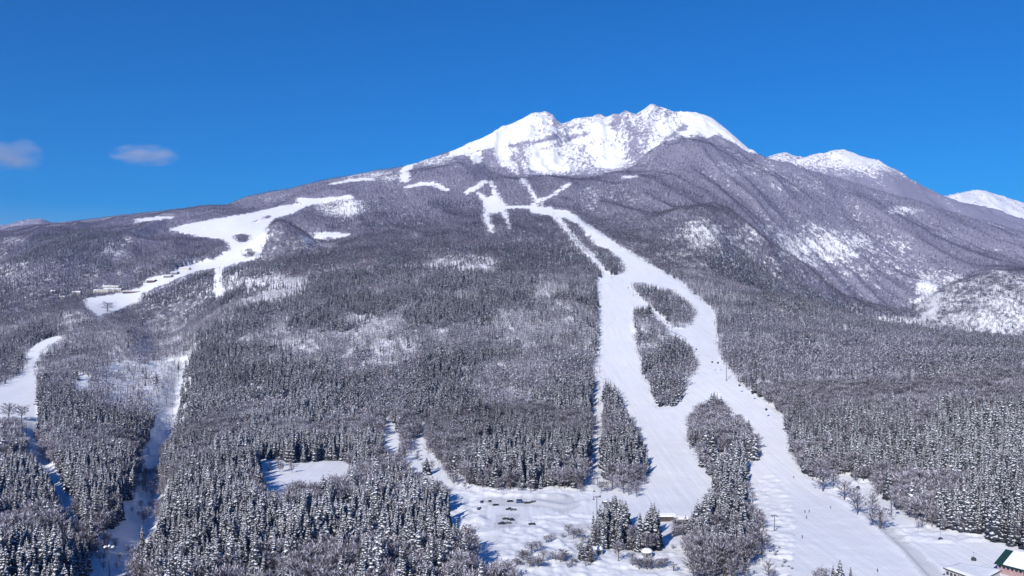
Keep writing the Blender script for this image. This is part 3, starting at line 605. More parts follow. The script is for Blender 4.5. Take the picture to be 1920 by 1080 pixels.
# ------------------------------------------------------------------ lone trees, bushes
def lone(px, py, hpx, meshes, base, name, label, cat, group=None, wide=1.0, k=0):
    p = at(px, py); s = hpx*p.y/F/base
    o = thing(name, label, cat, p, (px*7.3) % 6.28, group); o.scale = (s*wide, s*wide, s); cr, tr = meshes[k % len(meshes)]
    obj('trunk', tr, o); obj('crown', cr, o); return o
LT = [
 (1543,921,46,'leafless tree clump at the wood edge, topmost of those right of the wide run',1.5),(1563,912,34,'pale leafless tree just right of the topmost clump beside the wide run',1.2),(1583,937,42,'rounded leafless tree beside the wide run, above the twin leaning ones',1.4),
 (1601,946,38,'left of the twin dark leafless trees leaning over the cat track',1.2),(1608,965,44,'right of the twin dark leafless trees leaning over the cat track',1.2),(1636,963,44,'slender leafless tree left of the lowest forked tree by the lift line',1.0),
 (1650,991,46,'forked leafless tree with a spreading crown, lowest beside the cat track',1.7),(1636,981,30,'small leafless sapling at the foot of the slender tree by the lift line',1.0),
 (16,788,36,'broad rimed leafless tree on the white clearing at far left',1.6),(40,787,30,'smaller rimed leafless tree right of the broad one on the left clearing',1.4),
 (201,584,20,'round leafless tree standing on the left ski run below the hotels',2.2),(957,916,40,'tall pale rimed tree at the top edge of the car park clearing',1.6),
 (1083,917,42,'pale leafless trees at the right end of the car park wood edge',1.4),(1148,918,30,'brownish leafless tree at the foot of the wedge beside the left run',1.6),(1170,925,34,'leafless tree just right of the brownish one below the wedge',1.6),(1188,915,30,'short leafless tree under the tip of the wedge by the left run',1.5),
 (1428,1040,46,'bushy leafless tree on the lower right shoulder of the tree island',1.6),(1160,1052,44,'thin rimed tree in front of the lift station clump',1.0),(850,905,20,'rimed bush at the upper left corner of the car park',2.0),(880,909,20,'rimed bush on the snow bank behind the parked cars',2.0),(905,914,18,'low rimed bush on the bank, left of the tall pale tree',2.0)]
for i, (x, y, h, lab, w) in enumerate(LT): lone(x, y, h, near_bare, 13., 'bare_tree', lab, 'bare tree', None, w, i)
CT = [(1227,1005,66,'tall slim cedar rising at the right end of the lift station clump',.75),(1221,1004,54,'slim cedar just left of the tallest one in the lift station clump',.8),(1338,965,44,'pointed cedar at the top left of the lower tree island',.8),(1316,985,42,'pointed cedar left of the sharp tip on the lower tree island',.9),
 (1575,1095,48,'dark pointed cedar at the bottom edge of the photo below the skiers',1.1),(1562,1094,36,'squat cedar left of the dark pointed one at the bottom edge',1.3),(1595,1094,33,'small cedar right of the dark pointed one at the bottom edge',.9),
 (266,1028,44,'lone dark cedar at the right end of the sunlit snow patch by the stream',1.0),(836,960,54,'dark cedar leaning shadow over the left side of the car park',1.1),(800,890,34,'stout cedar on the small clearing above the car park',1.5),(1105,1052,52,'broad snowy cedar left of the snow-domed hut',1.5),(1090,1050,40,'shorter snowy cedar beside the broad one near the snow-domed hut',1.4)]
for i, (x, y, h, lab, w) in enumerate(CT): lone(x, y, h, near_con, 20., 'cedar_tree', lab, 'cedar tree', None, w, i)
for i, (x, y, h) in enumerate([(1540,1094,36),(1549,1096,33),(1530,1092,26),(1480,1092,16)]): lone(x, y, h, near_bare, 13., 'bare_tree', ['tall twiggy tree left of the bottom edge cedars','twiggy tree between the tall one and the squat bottom edge cedar','thin twiggy tree furthest left of the bottom edge cedars','low twiggy bush at the bottom edge, below the lift towers'][i], 'bare tree', None, 1.0, i)
qr = random.Random(5)
for i in range(64):          # bushes of the snowy scrub
    if i < 40: x, y = qr.uniform(968, 1108), qr.uniform(1000, 1066); y = max(y, 1066-(x-960)*.75); lab = 'rimed bush in the snowy scrub below the car park'
    elif i < 52: x, y = qr.uniform(1185, 1265), qr.uniform(1048, 1072); lab = 'rimed bush below the snow-domed hut'
    else: x, y = qr.uniform(1255, 1285), qr.uniform(985, 1035); lab = 'rimed bush on the gap right of the lift station clump'
    lone(x, y, qr.uniform(10, 24), near_bare, 13., 'bare_bush', lab, 'bush', lab.replace('bush', 'bushes', 1), qr.uniform(1.3, 2.2), i)
for i in range(34):          # twigs poking out of the ungroomed strip
    t = i/34; x = 1392+t*88+qr.uniform(-9, 9); y = 925+t*150+qr.uniform(-4, 4)
    lone(x, y, qr.uniform(3, 6), near_bare, 13., 'bare_bush', 'twig tuft poking through the snow right of the lower tree island', 'bush', 'twig tufts on the ungroomed strip', 2, i)

# ------------------------------------------------------------------ lifts
def tower(px, py, hpx, label, group, rz=0, arm=5.4, base='lift_tower', capped=False, r=.34, y0=300):
    p = at(px, py, y0); h = hpx*p.y/F
    o = thing(base, label, 'lift tower', p, rz, group)
    m = MB(); m.tube((0, 0, -1), (0, 0, h), r, r*.6, 10); m.tube((0, 0, -.6), (0, 0, .5), r*2, r*1.9, 10); m.build('mast', M_STEEL, o)
    a = MB(); a.box((0, 0, h), (arm, .35, .35)); a.box((0, 0, h+.45), (arm*.5, .18, .18)); a.build('crossarm', M_STEEL, o)
    for s in (-1, 1):
        b = MB(); b.box((s*arm/2, 0, h-.32), (.16, 3.0, .22))
        for k in range(4): b.tube((s*arm/2-.12, -1.2+k*.8, h-.1), (s*arm/2+.12, -1.2+k*.8, h-.1), .2, .2, 8)
        b.build('sheave_train', M_DARK, o)
    l = MB()
    for s in (-.2, .2): l.tube((s, -r-.15, .3), (s, -r*.6-.15, h), .03, .03, 4)
    for k in range(int(h/.6)): l.tube((-.2, -r-.14, .5+k*.6), (.2, -r-.14, .5+k*.6), .02, .02, 3)
    l.build('ladder', M_STEEL, o)
    if capped:
        c = MB()
        for s, rr in ((-1, .95), (1, .95), (0, .7)): c.lathe([(rr*.7, 0), (rr, .25), (rr*.85, .7), (rr*.4, 1.0)], 10, (s*arm/2, 0, h+(.1 if s else .6)), 0, 1, 1.6)
        c.build('snow_cap', M_SNOWP, o, smooth=True)
    return Vector((p.x, p.y, p.z+h))
def sag(a, b, t, s): return a.lerp(b, t)-Vector((0, 0, s*4*t*(1-t)))
def cable(tops, off, label, sagk=.02):
    m = MB()
    for a, b in zip(tops[:-1], tops[1:]):
        d = (b-a); L = d.length; n = Vector((d.y, -d.x, 0)).normalized()*off
        P = [sag(a+n, b+n, k/8, L*sagk) for k in range(9)]
        for p, q in zip(P[:-1], P[1:]): m.tube(p, q, .028, .028, 4, 0, False)
    return tag(m.build('haul_cable', M_DARK), label, 'cable')
GL = [(1671,966,28),(1477,813,29),(1362,714,31),(1260,624,15),(1238,605,14),(1225,592,14),(1187,555,15),(1146,521,16),(1111,483,9),(1086,459,8),(1058,424,7),(1037,406,7)]
glab = ['gondola tower by the lowest forked tree, nearest to the lodge','gondola tower at the wood edge right of the wide run','tall gondola tower on open snow where the runs meet, casting a forked shadow','gondola tower at the lower end of the gap between the two upper islands','gondola tower mid-gap between the two upper islands, just above the lower one','gondola tower in the gap where the right-hand island narrows','gondola tower at the top left tip of the upper tree island','gondola tower on the snow above the left run, by the wood corner','gondola tower in the narrow lift cutting below the top bend','second gondola tower down the narrow lift cutting','first gondola tower below the top junction','gondola tower at the top junction of the ski runs']
tops = [Vector((233, 425, -118.5))]
for (x, y, h), lb in zip(GL, glab): tops.append(tower(x, y, h, lb, 'gondola lift towers', -.12, 5.6, r=.42))
cable(tops, 2.8, 'right-hand gondola rope climbing from the lodge to the top junction'); cable(tops, -2.8, 'left-hand gondola rope climbing from the lodge to the top junction')
def make_cabin():
    o = thing('gondola_cabin', 'x', 'gondola cabin', (0, 0, 0), 0, 'gondola cabins on the ropes')
    m = MB(); m.lathe([(.55, -4.9), (.95, -4.75), (1.18, -4.3), (1.24, -3.9)], 14, m=0); m.lathe([(1.22, -3.1), (1.08, -2.85), (.6, -2.66), (.1, -2.6)], 14); m.build('body', mat('cabin_paint', (.035, .04, .06), .35, .1, 1, .5), o, smooth=True)
    w = MB(); w.lathe([(1.21, -3.9), (1.21, -3.1)], 14); w.build('window', mat('cabin_glass', (.02, .025, .03), .1, 0, 1, .8), o, smooth=False)
    h = MB(); h.tube((0, 0, -2.62), (.0, .0, -.2), .06, .05, 6); h.box((0, 0, -.1), (.3, .7, .25)); h.build('hanger', M_STEEL, o)
    b = MB(); b.box((1.27, 0, -4.2), (.12, .9, .7)); b.build('ski_rack', M_STEEL, o)
    return o
cab = make_cabin()
CB = [(1825,0,1,'gondola cabin nearest the lodge, above the flat snowy roof'),(1763,0,1,'gondola cabin over open snow, second from the lodge'),(1677,0,1,'gondola cabin passing the tower by the lowest forked tree'),(1609,1,-1,'gondola cabin above the small snowy bay in the wood edge'),(1437,2,-1,'gondola cabin over the edge of the wide run, above the wood-edge tower'),
      (1411,2,1,'gondola cabin halfway between the two tall towers beside the wide run'),(1387,2,-1,'gondola cabin just below the tall tower where the runs meet'),(1346,3,1,'right cabin of the pair just above the tall tower'),(1335,3,-1,'left cabin of the pair just above the tall tower'),(1306,3,1,'right cabin of the upper pair by the tip of the second island'),(1294,3,-1,'left cabin of the upper pair by the tip of the second island'),
      (1251,4,1,'gondola cabin at the lower end of the gap between the islands'),(1221,6,-1,'gondola cabin midway down the gap between the islands'),(1195,6,1,'gondola cabin beside the top left tip of the upper island'),(1178,7,-1,'gondola cabin over the snow left of the upper island'),(1133,8,1,'gondola cabin in the narrow cutting above the left run'),(1072,10,1,'highest gondola cabin, in the narrow cutting')]
for i, (px, k, sd, lb) in enumerate(CB):
    a, b = tops[k], tops[k+1]; d = b-a; n = Vector((d.y, -d.x, 0)).normalized()*2.8*sd
    best = min(range(2, 99), key=lambda t: abs(960+F*(sag(a+n, b+n, t/100, d.length*.02).x)/(sag(a+n, b+n, t/100, 0).y)-px))
    p = sag(a+n, b+n, best/100, d.length*.02)
    if i == 0: cab.location = p; cab['label'] = lb
    else: copy_tree(cab, p, qr.uniform(-.3, .3), lb)
CL = [(1119,978,46),(1120,910,14),(1121,868,13),(1121,828,13),(1121,794,12),(1122,760,12),(1123,728,11),(1124,698,11),(1124,668,10),(1125,640,10),(1126,612,9),(1126,584,9),(1127,560,8),(1127,540,7)]
ct = []
for i, (x, y, h) in enumerate(CL):
    lb = 'tall chairlift tower in front of the lift station, nearest of its row' if i == 0 else 'chairlift tower left of the left run, '+(['','lowest on the hill','above the lowest, beside the wedge','beside the middle of the wedge','beside the upper wedge','level with the wedge tip','just above the wedge tip','where shadows of the wood reach the rope','beside the long second island','level with the head of the second island','level with the foot of the upper island','level with the middle of the upper island','second from the top','topmost of the row'][i])
    ct.append(tower(x, y, h, lb, 'chairlift towers beside the left run', 0, 4.2, r=.26))
cable(ct, 2.1, 'right rope of the chairlift along the left run'); cable(ct, -2.1, 'left rope of the chairlift along the left run')
t1 = tower(1427, 987, 21, 'chairlift tower close to the right shoulder of the tree island', 'lift towers on the wide run', 0, 4.6, r=.25)
t2 = tower(1452, 995, 28, 'tall thin lift tower on open snow, right of the one by the tree island', 'lift towers on the wide run', 0, 3.0, r=.25)
def make_chair():
    o = thing('lift_chair', 'x', 'lift chair', (0, 0, 0), 0, 'chairs hanging on the chairlift rope')
    m = MB(); m.tube((0, 0, 0), (0, .1, -2.0), .04, .04, 5); m.tube((-.6, .1, -2.0), (.6, .1, -2.0), .035, .035, 5); m.build('hanger', M_STEEL, o)
    m = MB(); m.box((0, -.15, -2.75), (1.2, .5, .08)); m.build('seat', M_DARK, o)
    m = MB(); m.box((0, .12, -2.4), (1.2, .07, .6)); m.build('backrest', M_DARK, o); return o
chair = make_chair()
for i in range(8):
    k = [0, 0, 0, 0, 1, 2, 4, 6][i]; t = [.15, .35, .6, .8, .5, .5, .5, .5][i]; sd = 1 if i % 2 else -1
    a, b = ct[k], ct[k+1]; p = sag(a, b, t, (b-a).length*.02)+Vector((2.1*sd, 0, 0))
    lb = ['empty lift chair nearest above the lift station','second empty lift chair above the station, on the right rope','third empty lift chair above the station','fourth empty lift chair, near the foot of the wedge','empty lift chair beside the lower wedge','empty lift chair beside the middle of the wedge','empty lift chair by the wedge tip','highest empty lift chair in view on the left run'][i]
    if i == 0: chair.location = p; chair['label'] = lb
    else: copy_tree(chair, p, 0, lb)
lt = [tower(205, 1093, 66, 'lift tower topped with thick white snow caps at the lower left', None, 0, 4.0, capped=True, r=.3)]
for x, y, h, lb in [(268,918,15,'short lift tower at the snowy crossing of the stream gap'),(309,840,14,'lift tower deep in the shaded stream gap'),(323,774,12,'lift tower on the sunlit part of the stream gap'),(334,716,11,'lift tower high in the stream gap'),(347,684,16,'topmost lift tower of the stream gap')]:
    lt.append(tower(x, y, h, lb, 'lift towers up the stream gap', 0, 3.6, r=.24))
cable(lt, 1.8, 'lift rope running up the stream gap')
tower(50, 812, 26, 'lift tower at the foot of the white clearing at far left', None, 0, 3.6, r=.24); tower(43, 700, 10, 'small lift tower at the top of the white clearing at far left', None, 0, 3.6, r=.24)
tower(206, 549, 12, 'lift tower in front of the distant hotels', None, 0, 3.6, r=.26); tower(412, 514, 8, 'lift tower in the narrow cutting below the upper left run', None, 0, 3.6, r=.26)

# ------------------------------------------------------------------ buildings
WALLW = mat('cream_render', (.55, .52, .47), .8, .08, .5); RED = mat('red_timber', (.20, .04, .045), .7, .15, 1); GREEN = mat('green_metal_roof', (.012, .042, .038), .5, .15, 1, .4); BROWN = mat('brown_timber', (.09, .06, .045), .8, .2, 1)
GLASS = mat('window_glass', (.03, .04, .05), .15, .1, 1, .7); GREYW = mat('grey_cladding', (.22, .22, .23), .8, .1, 1); BLUER = mat('blue_roof', (.05, .12, .20), .5, .1, 1)
def house(name, label, cat, loc, rz, L, Wd, h, rh, wall, roofm, snow=.5, cover=1.0, nwin=4, floors=1, group=None, door=True):
    o = thing(name, label, cat, loc, rz, group)
    w = MB(); w.box((0, 0, h/2-.75), (L, Wd, h+1.5))
    for s in (-1, 1): w.face([(s*L/2, -Wd/2, h), (s*L/2, Wd/2, h), (s*L/2, 0, h+rh)][::s])
    w.build('wall', wall, o)
    ov = .7; th_ = .22; r = MB(); sn = MB(); k = rh/(Wd/2)
    for s in (-1, 1):
        def slab(mb, x0, x1, y0, y1, z, t):
            P = [(x, s*yy, h+rh-k*yy+zz) for zz in (z, z+t) for x, yy in ((x0, y0), (x1, y0), (x1, y1), (x0, y1))]
            q = len(mb.v); mb.v += P
            for f in ((3, 2, 1, 0), (4, 5, 6, 7), (0, 1, 5, 4), (1, 2, 6, 5), (2, 3, 7, 6), (3, 0, 4, 7)): mb.f.append(tuple(q+i for i in f)); mb.m.append(0)
        slab(r, -L/2-ov, L/2+ov, .0, Wd/2+ov, .02, th_)
        if snow: slab(sn, -L/2-ov*.6, -L/2-ov*.6+(L+ov*1.2)*cover, .0, Wd/2+ov*.7, .02+th_, snow)
    rf = r.build('roof', roofm, o)
    if snow: sn.build('snow_cover', M_SNOWP, o)
    for f in range(floors):
        zz = h*(f+.55)/floors
        for i in range(nwin):
            x = -L/2+L*(i+.5)/nwin; wn_ = MB(); wn_.box((x, -Wd/2-.03, zz), (min(1.6, L/nwin*.5), .1, min(1.4, h/floors*.45))); wn_.build('window', GLASS, o)
    if door: d = MB(); d.box((L*.5/max(nwin, 1)-L*.02, -Wd/2-.05, 1.05), (1.1, .12, 2.1)); d.build('door', BROWN, o)
    return o
# lodge in the lower right corner: gable front turned to the valley
lx, ly = (1938-960)/F*428, 428.0; lz = -125.6
lod = thing('ski_lodge', 'green-roofed lodge with red and white timbered gable in the lower right corner', 'building', (lx, ly, lz), R(28)); LL, LW, LH, LR = 13.0, 16.5, 6.4, 5.2
w = MB(); w.box((0, LL/2, LH/2-1), (LW, LL, LH+2)); w.face([(-LW/2, 0, LH), (LW/2, 0, LH), (0, 0, LH+LR)]); w.face([(LW/2, LL, LH), (-LW/2, LL, LH), (0, LL, LH+LR)]); w.build('wall', mat('weathered_render', (.36, .25, .24), .85, .15, .6), lod)
rf, sn = MB(), MB()
for s in (-1, 1):
    k = LR/(LW/2)
    def slab(mb, d0, d1, y0, y1, z, t, s=s):
        q = len(mb.v); mb.v += [(s*dd, yy, LH+LR-k*dd+zz) for zz in (z, z+t) for dd, yy in ((d0, y0), (d1, y0), (d1, y1), (d0, y1))]
        for f in ((3, 2, 1, 0), (4, 5, 6, 7), (0, 1, 5, 4), (1, 2, 6, 5), (2, 3, 7, 6), (3, 0, 4, 7)): mb.f.append(tuple(q+i for i in f)); mb.m.append(0)
    slab(rf, 0, LW/2+1.1, -1.2, LL+1, .02, .28); slab(sn, .3, LW/2+.5, -.7, LL*.74, .3, .45)
rfo = rf.build('roof', GREEN, lod); sn.build('snow_cover', M_SNOWP, lod)
tb = MB()
for z in (2.2, 4.3, LH, LH+1.9, LH+3.4):
    hw = LW/2 if z <= LH else LW/2*(1-(z-LH)/LR); tb.box((0, -.06, z), (2*hw, .12, .3))
for i in range(-6, 7):
    x = i*LW/13; zt = LH+LR*(1-abs(x)/(LW/2)); tb.box((x, -.05, zt/2), (.24, .10, max(zt-.2, 1)))
for x in (-1, 1): tb.tube((x*LW/2, -.6, LH), (0, -.6, LH+LR), .2, .2, 4)
tb.build('timber_frame', RED, lod)
for i in range(-5, 6):
    for z in (1.2, 3.3, 5.3, 7.3):
        if z > LH+LR*(1-(abs((i+.5)*LW/13)+.6)/(LW/2))-.8: continue
        b = MB(); b.box(((i+.5)*LW/13, -.02, z), (.75, .1, 1.1)); b.build('window', GLASS, lod)
sd_ = MB()
for i in range(6): sd_.box((-LW/2-.02, 1.2+i*2.1, 4.9), (.1, 1.2, 1.2))
sd_.build('side_window', GLASS, lod)
# flat-roofed gondola station beside it
fs = thing('gondola_station', 'flat-roofed station under a thick sheet of snow, left of the green-roofed lodge', 'building', (218, 420, -125.0), 0)
Q = [(-11.5, 5), (0.5, 13), (14.5, 1), (-5.0, -17)]
def prism(mb, Q, z0, z1, grow=1.0):
    k = len(mb.v); mb.v += [(x*grow, y*grow, z) for z in (z0, z1) for x, y in Q]; n = len(Q)
    mb.f.append(tuple(k+i for i in range(n))); mb.m.append(0); mb.f.append(tuple(k+n+n-1-i for i in range(n))); mb.m.append(0)
    for i in range(n): mb.f.append((k+(i+1) % n, k+i, k+n+i, k+n+(i+1) % n)); mb.m.append(0)
w = MB(); prism(w, Q, -1, 5.9, .93); w.build('wall', WALLW, fs)
r = MB(); prism(r, Q, 5.9, 6.35); r.build('roof', M_DARK, fs)
s_ = MB(); k = 0; n1 = 14
A_, B_, C_, D_ = [Vector((x*.985, y*.985, 0)) for x, y in Q]; gv = []
for i in range(n1+1):
    for j in range(n1+1):
        u, v = i/n1, j/n1; p = (A_*(1-u)+B_*u)*(1-v)+(D_*(1-u)+C_*u)*v; e = min(u, 1-u, v, 1-v)
        gv.append((p.x, p.y, 6.36+(.55 if e > 0 else 0)*(1+.35*math.sin(u*5+v*3)) if e > 0 else 6.36))
s_.v = gv
for i in range(n1):
    for j in range(n1): a = i*(n1+1)+j; s_.f.append((a, a+1, a+n1+2, a+n1+1)); s_.m.append(0)
s_.build('snow_cover', M_SNOWP, fs, smooth=True)
for i in range(8):
    t = (i+.7)/9; p = Vector((Q[0][0]*.93, Q[0][1]*.93, 0)).lerp(Vector((Q[3][0]*.93, Q[3][1]*.93, 0)), t)
    b = MB(); b.box((p.x-.04, p.y-.02, 4.3), (1.5, .14, 1.6), 0, math.atan2(-22, 6.5)); b.build('window', GLASS, fs)
# around the left run's foot
p = at(1246, 978); house('lift_shed', 'long low shed with a dark eave under snow, behind the tall slim cedar', 'building', (p.x-2, p.y+3, p.z), 0, 17, 6, 3.0, .7, BROWN, M_DARK, .9, nwin=5)
p = at(1279, 981); house('lift_shed', 'small low shed right of the long one, half hidden by the tree island', 'building', (p.x, p.y+2, p.z), .1, 8, 5, 2.4, .6, BROWN, M_DARK, .9, nwin=2)
def hut(px, py, wpx, label, k=1.0):
    p = at(px, py); r = wpx*p.y/F/2; o = thing('hut', label, 'hut', p, .3)
    m = MB(); m.box((0, 0, .9), (r*1.5, r*1.3, 2.8)); m.build('wall', GREYW, o)
    d = MB(); d.lathe([(r*1.0, 2.1), (r*1.12, 2.5), (r*1.05, 3.1), (r*.8, 3.8), (r*.45, 4.2), (r*.1, 4.3)], 16, sy=.9); d.build('snow_cover', M_SNOWP, o, smooth=True)
    w = MB(); w.box((r*.2, -r*.66, 1.3), (1.1, .1, .9)); w.build('window', GLASS, o); dd = MB(); dd.box((-r*.35, -r*.66, 1.0), (.9, .12, 1.9)); dd.build('door', BROWN, o)
hut(1213, 1043, 20, 'hut under a big dome of snow, in front of the lift station clump'); hut(1196, 1022, 16, 'small snow-capped hut at the foot of the lift station clump'); hut(1123, 1038, 14, 'small snow-capped hut left of the big snow-domed one')
p = at(1141, 951); st = thing('lift_station', 'chairlift station with a dark canopy beside the tall tower', 'lift station', p, 0)
m = MB(); m.box((0, 0, 3.4), (9, 4, 1.3), 0, 0, .85); m.build('canopy', M_DARK, st); m = MB(); [m.tube((x, 0, -1), (x, 0, 3), .3, .3, 8) for x in (-2.6, 2.6)]; m.build('support', M_STEEL, st); m = MB(); m.tube((0, -1.2, 2.6), (0, -1.2, 2.85), 1.7, 1.7, 18); m.build('bullwheel', M_STEEL, st); m = MB(); m.box((0, 0, 4.3), (8, 3.6, .5), 0, 0, .85); m.build('snow_cover', M_SNOWP, st)
p = at(1158, 952); house('lift_shed', 'brown operator hut between the chairlift station and the clump', 'building', (p.x, p.y, p.z), 0, 4, 3, 2.5, .8, BROWN, M_DARK, .5, nwin=1)
# arched hut left of the cars
p = at(873, 1003); r = 3.5; ah = thing('arched_hut', 'arch-roofed hut with a pink front and green rim, left of the parked cars', 'hut', p, .1)
def arch(mb, r0, r1, y0, y1, z, n=12):
    A2 = [(math.cos(math.pi*i/n), math.sin(math.pi*i/n)) for i in range(n+1)]
    for i in range(n):
        (c0, s0), (c1, s1) = A2[i], A2[i+1]
        for y in (y0, y1): mb.face([(c0*r0, y, z+s0*r0), (c0*r1, y, z+s0*r1), (c1*r1, y, z+s1*r1), (c1*r0, y, z+s1*r0)][::(1 if y == y1 else -1)])
        mb.face([(c0*r1, y0, z+s0*r1), (c0*r1, y1, z+s0*r1), (c1*r1, y1, z+s1*r1), (c1*r1, y0, z+s1*r1)]); mb.face([(c0*r0, y0, z+s0*r0), (c1*r0, y0, z+s1*r0), (c1*r0, y1, z+s1*r0), (c0*r0, y1, z+s0*r0)])
m = MB(); arch(m, 3.1, 3.45, -4.4, 4.2, 2.0); m.build('roof', GREEN, ah); m = MB(); arch(m, 3.46, 3.95, -4.1, 4.2, 2.0); m.build('snow_cover', M_SNOWP, ah, smooth=False)
m = MB(); m.box((0, 0, .5), (6.2, 7.8, 3.0)); m.face([(math.cos(math.pi*i/12)*3.08, -3.9, 2+math.sin(math.pi*i/12)*3.08) for i in range(13)]); m.build('wall', mat('pink_render', (.50, .36, .35), .8), ah)
for x in (-1.3, 1.3): m = MB(); m.box((x, -3.95, 3.1), (1.0, .12, 1.2)); m.build('window', GLASS, ah)
m = MB(); m.box((0, -3.96, 1), (1.2, .12, 2.1)); m.build('door', BROWN, ah)
# distant hotels beside the left run
for (x, y, wpx, dpx, h, rh, rz, wall, roof, lab, nw) in [
 (188,549,22,14,7,2.5,.05,WALLW,BROWN,'distant cream hotel wing under snow, left end of the hotel row',6),(212,548,32,14,9,3,.05,WALLW,BROWN,'distant long hotel under snow, middle of the hotel row',9),(209,543,30,12,9,3,.05,WALLW,BROWN,'distant hotel behind the long one, only its snowy roof showing',8),
 (246,549,30,10,4,1.5,.1,BROWN,BROWN,'distant low hall with a dark wall beside the left run, right of the hotel row',7),(143,552,14,12,6,3.5,.3,WALLW,BROWN,'distant snow-covered house left of the hotel row',3),(100,550,8,10,6,3,.0,GREYW,BROWN,'distant snow-covered house furthest left among the trees',2),(116,560,10,10,5,2.5,.2,WALLW,BROWN,'distant house below the two left ones, on the woodland edge',2),
 (285,529,16,14,5,3,-.2,BROWN,BROWN,'dark-walled hut with a snowy roof standing alone by the left run',4),(316,520,16,12,5,2.5,-.3,GREYW,BLUER,'distant blue-roofed lodge in the shade above the left run',4),(328,514,14,12,5,2.5,-.3,GREYW,BLUER,'second blue-roofed lodge, up the slope from the first',4),(347,506,20,12,5,2.5,-.2,WALLW,BROWN,'highest distant lodge beside the left run, with a cream wall',5)]:
    p = at(x, y); s = p.y/F; house('hotel' if 'hotel' in lab[:30] else 'house', lab, 'building', p, rz, wpx*s, dpx*s*.7, h, rh, wall, roof, .8, 1.0, nw, 2 if h > 6 else 1)

# ------------------------------------------------------------------ parked cars
CP = {n: mat('car_paint_'+n, c, .35, .05, 1, .5) for n, c in dict(black=(.015, .016, .02), blue=(.03, .06, .16), grey=(.12, .125, .13), dark=(.03, .035, .03), maroon=(.12, .02, .025)).items()}
TYRE = mat('tyre', (.02, .02, .02), .9); CARGL = mat('car_glass', (.02, .025, .03), .1, 0, 1, .8); LAMP = mat('lamp_glass', (.6, .6, .6), .2, 0, 1, .6)
def loft(mb, secs, n=None):
    k = len(mb.v); m_ = len(secs[0]); mb.v += [p for s in secs for p in s]
    for j in range(len(secs)-1):
        for i in range(m_): mb.f.append((k+j*m_+i, k+(j+1)*m_+i, k+(j+1)*m_+(i+1) % m_, k+j*m_+(i+1) % m_)); mb.m.append(0)
    mb.f.append(tuple(k+i for i in range(m_))); mb.m.append(0); e = k+(len(secs)-1)*m_; mb.f.append(tuple(e+m_-1-i for i in range(m_))); mb.m.append(0)
def car(px, py, rz, paint, label, snow=True, van=False):
    p = at(px, py); o = thing('parked_van' if van else 'parked_car', label, 'van' if van else 'car', p, rz, 'vehicles parked in the snowy car park'); hh = 1.45 if van else 1.0; k = 1.15 if van else 1.0
    b = MB(); loft(b, [[(x, -w, .3), (x, w, .3), (x, w*1.02, z*.75), (x, w*.92, z), (x, -w*.92, z), (x, -w*1.02, z*.75)] for x, w, z in [(-2.2, .72, .72), (-2.05, .85, .92), (-.9, .9, hh), (1.1, .9, hh), (1.95, .84, hh*.92), (2.2, .74, .7)]]); b.build('body', CP[paint], o, smooth=False)
    c = MB(); zt = 2.2 if van else 1.52; x0 = -1.9 if van else -.75
    loft(c, [[(x0, -.8, hh), (x0, .8, hh), (2.0, .8, hh), (2.0, -.8, hh)], [(x0+(.2 if van else .65), -.66, zt), (x0+(.2 if van else .65), .66, zt), (1.5, .66, zt), (1.5, -.66, zt)]]); c.build('cabin', CARGL, o)
    r = MB(); r.box((.0 if van else .7, 0, zt+.03), (3.0 if van else 1.7, 1.3, .06)); r.build('roof', CP[paint], o)
    for sx in (-1.4, 1.4):
        for sy in (-.8, .8): w_ = MB(); w_.tube((sx, sy-.1, .33), (sx, sy+.1, .33), .33, .33, 12); w_.build('wheel', TYRE, o)
    for sy in (-.6, .6): h_ = MB(); h_.box((-2.17, sy, .68), (.08, .3, .16)); h_.build('headlight', LAMP, o)
    if snow: s = MB(); s.box((.05 if van else .7, 0, zt+.2), (2.9 if van else 1.5, 1.2, .3), 0, 0, .8); s.build('snow_cover', M_SNOWP, o)
    o.scale = (k, k, k); return o
for a in [(903,942,1.3,'blue','blue car standing side-on at the upper left end of the car park',True),(898,955,1.2,'blue','dark blue car below the upper left one, nearest the hollow in the snow',True),(918,941,1.5,'dark','dark car between the blue car and the small cluster',True),(929,948,.3,'black','black car at the left of the middle row',True),
  (956,941,.2,'black','snow-topped black car left of the big van',True),(988,944,.2,'dark','small dark car just right of the big van',True),(999,942,.5,'grey','grey car furthest right in the upper row',True),(954,956,.1,'black','black car alone in the middle of the car park, left of a pair',False),(962,957,.2,'grey','grey car touching the black one mid car park',True),
  (948,974,.15,'dark','dark car at the rear of the front cluster',True),(958,976,.1,'black','black car at the right of the front cluster',False),(940,983,.1,'black','black car at the front left of the front cluster',False),(952,982,.2,'grey','grey car at the front right of the front cluster',True)]: car(*a)
car(974, 943, .05, 'blue', 'big dark blue van, largest vehicle of the upper row', False, True)
car(997, 984, .1, 'dark', 'small dark car alone at the right of the front cluster', True)

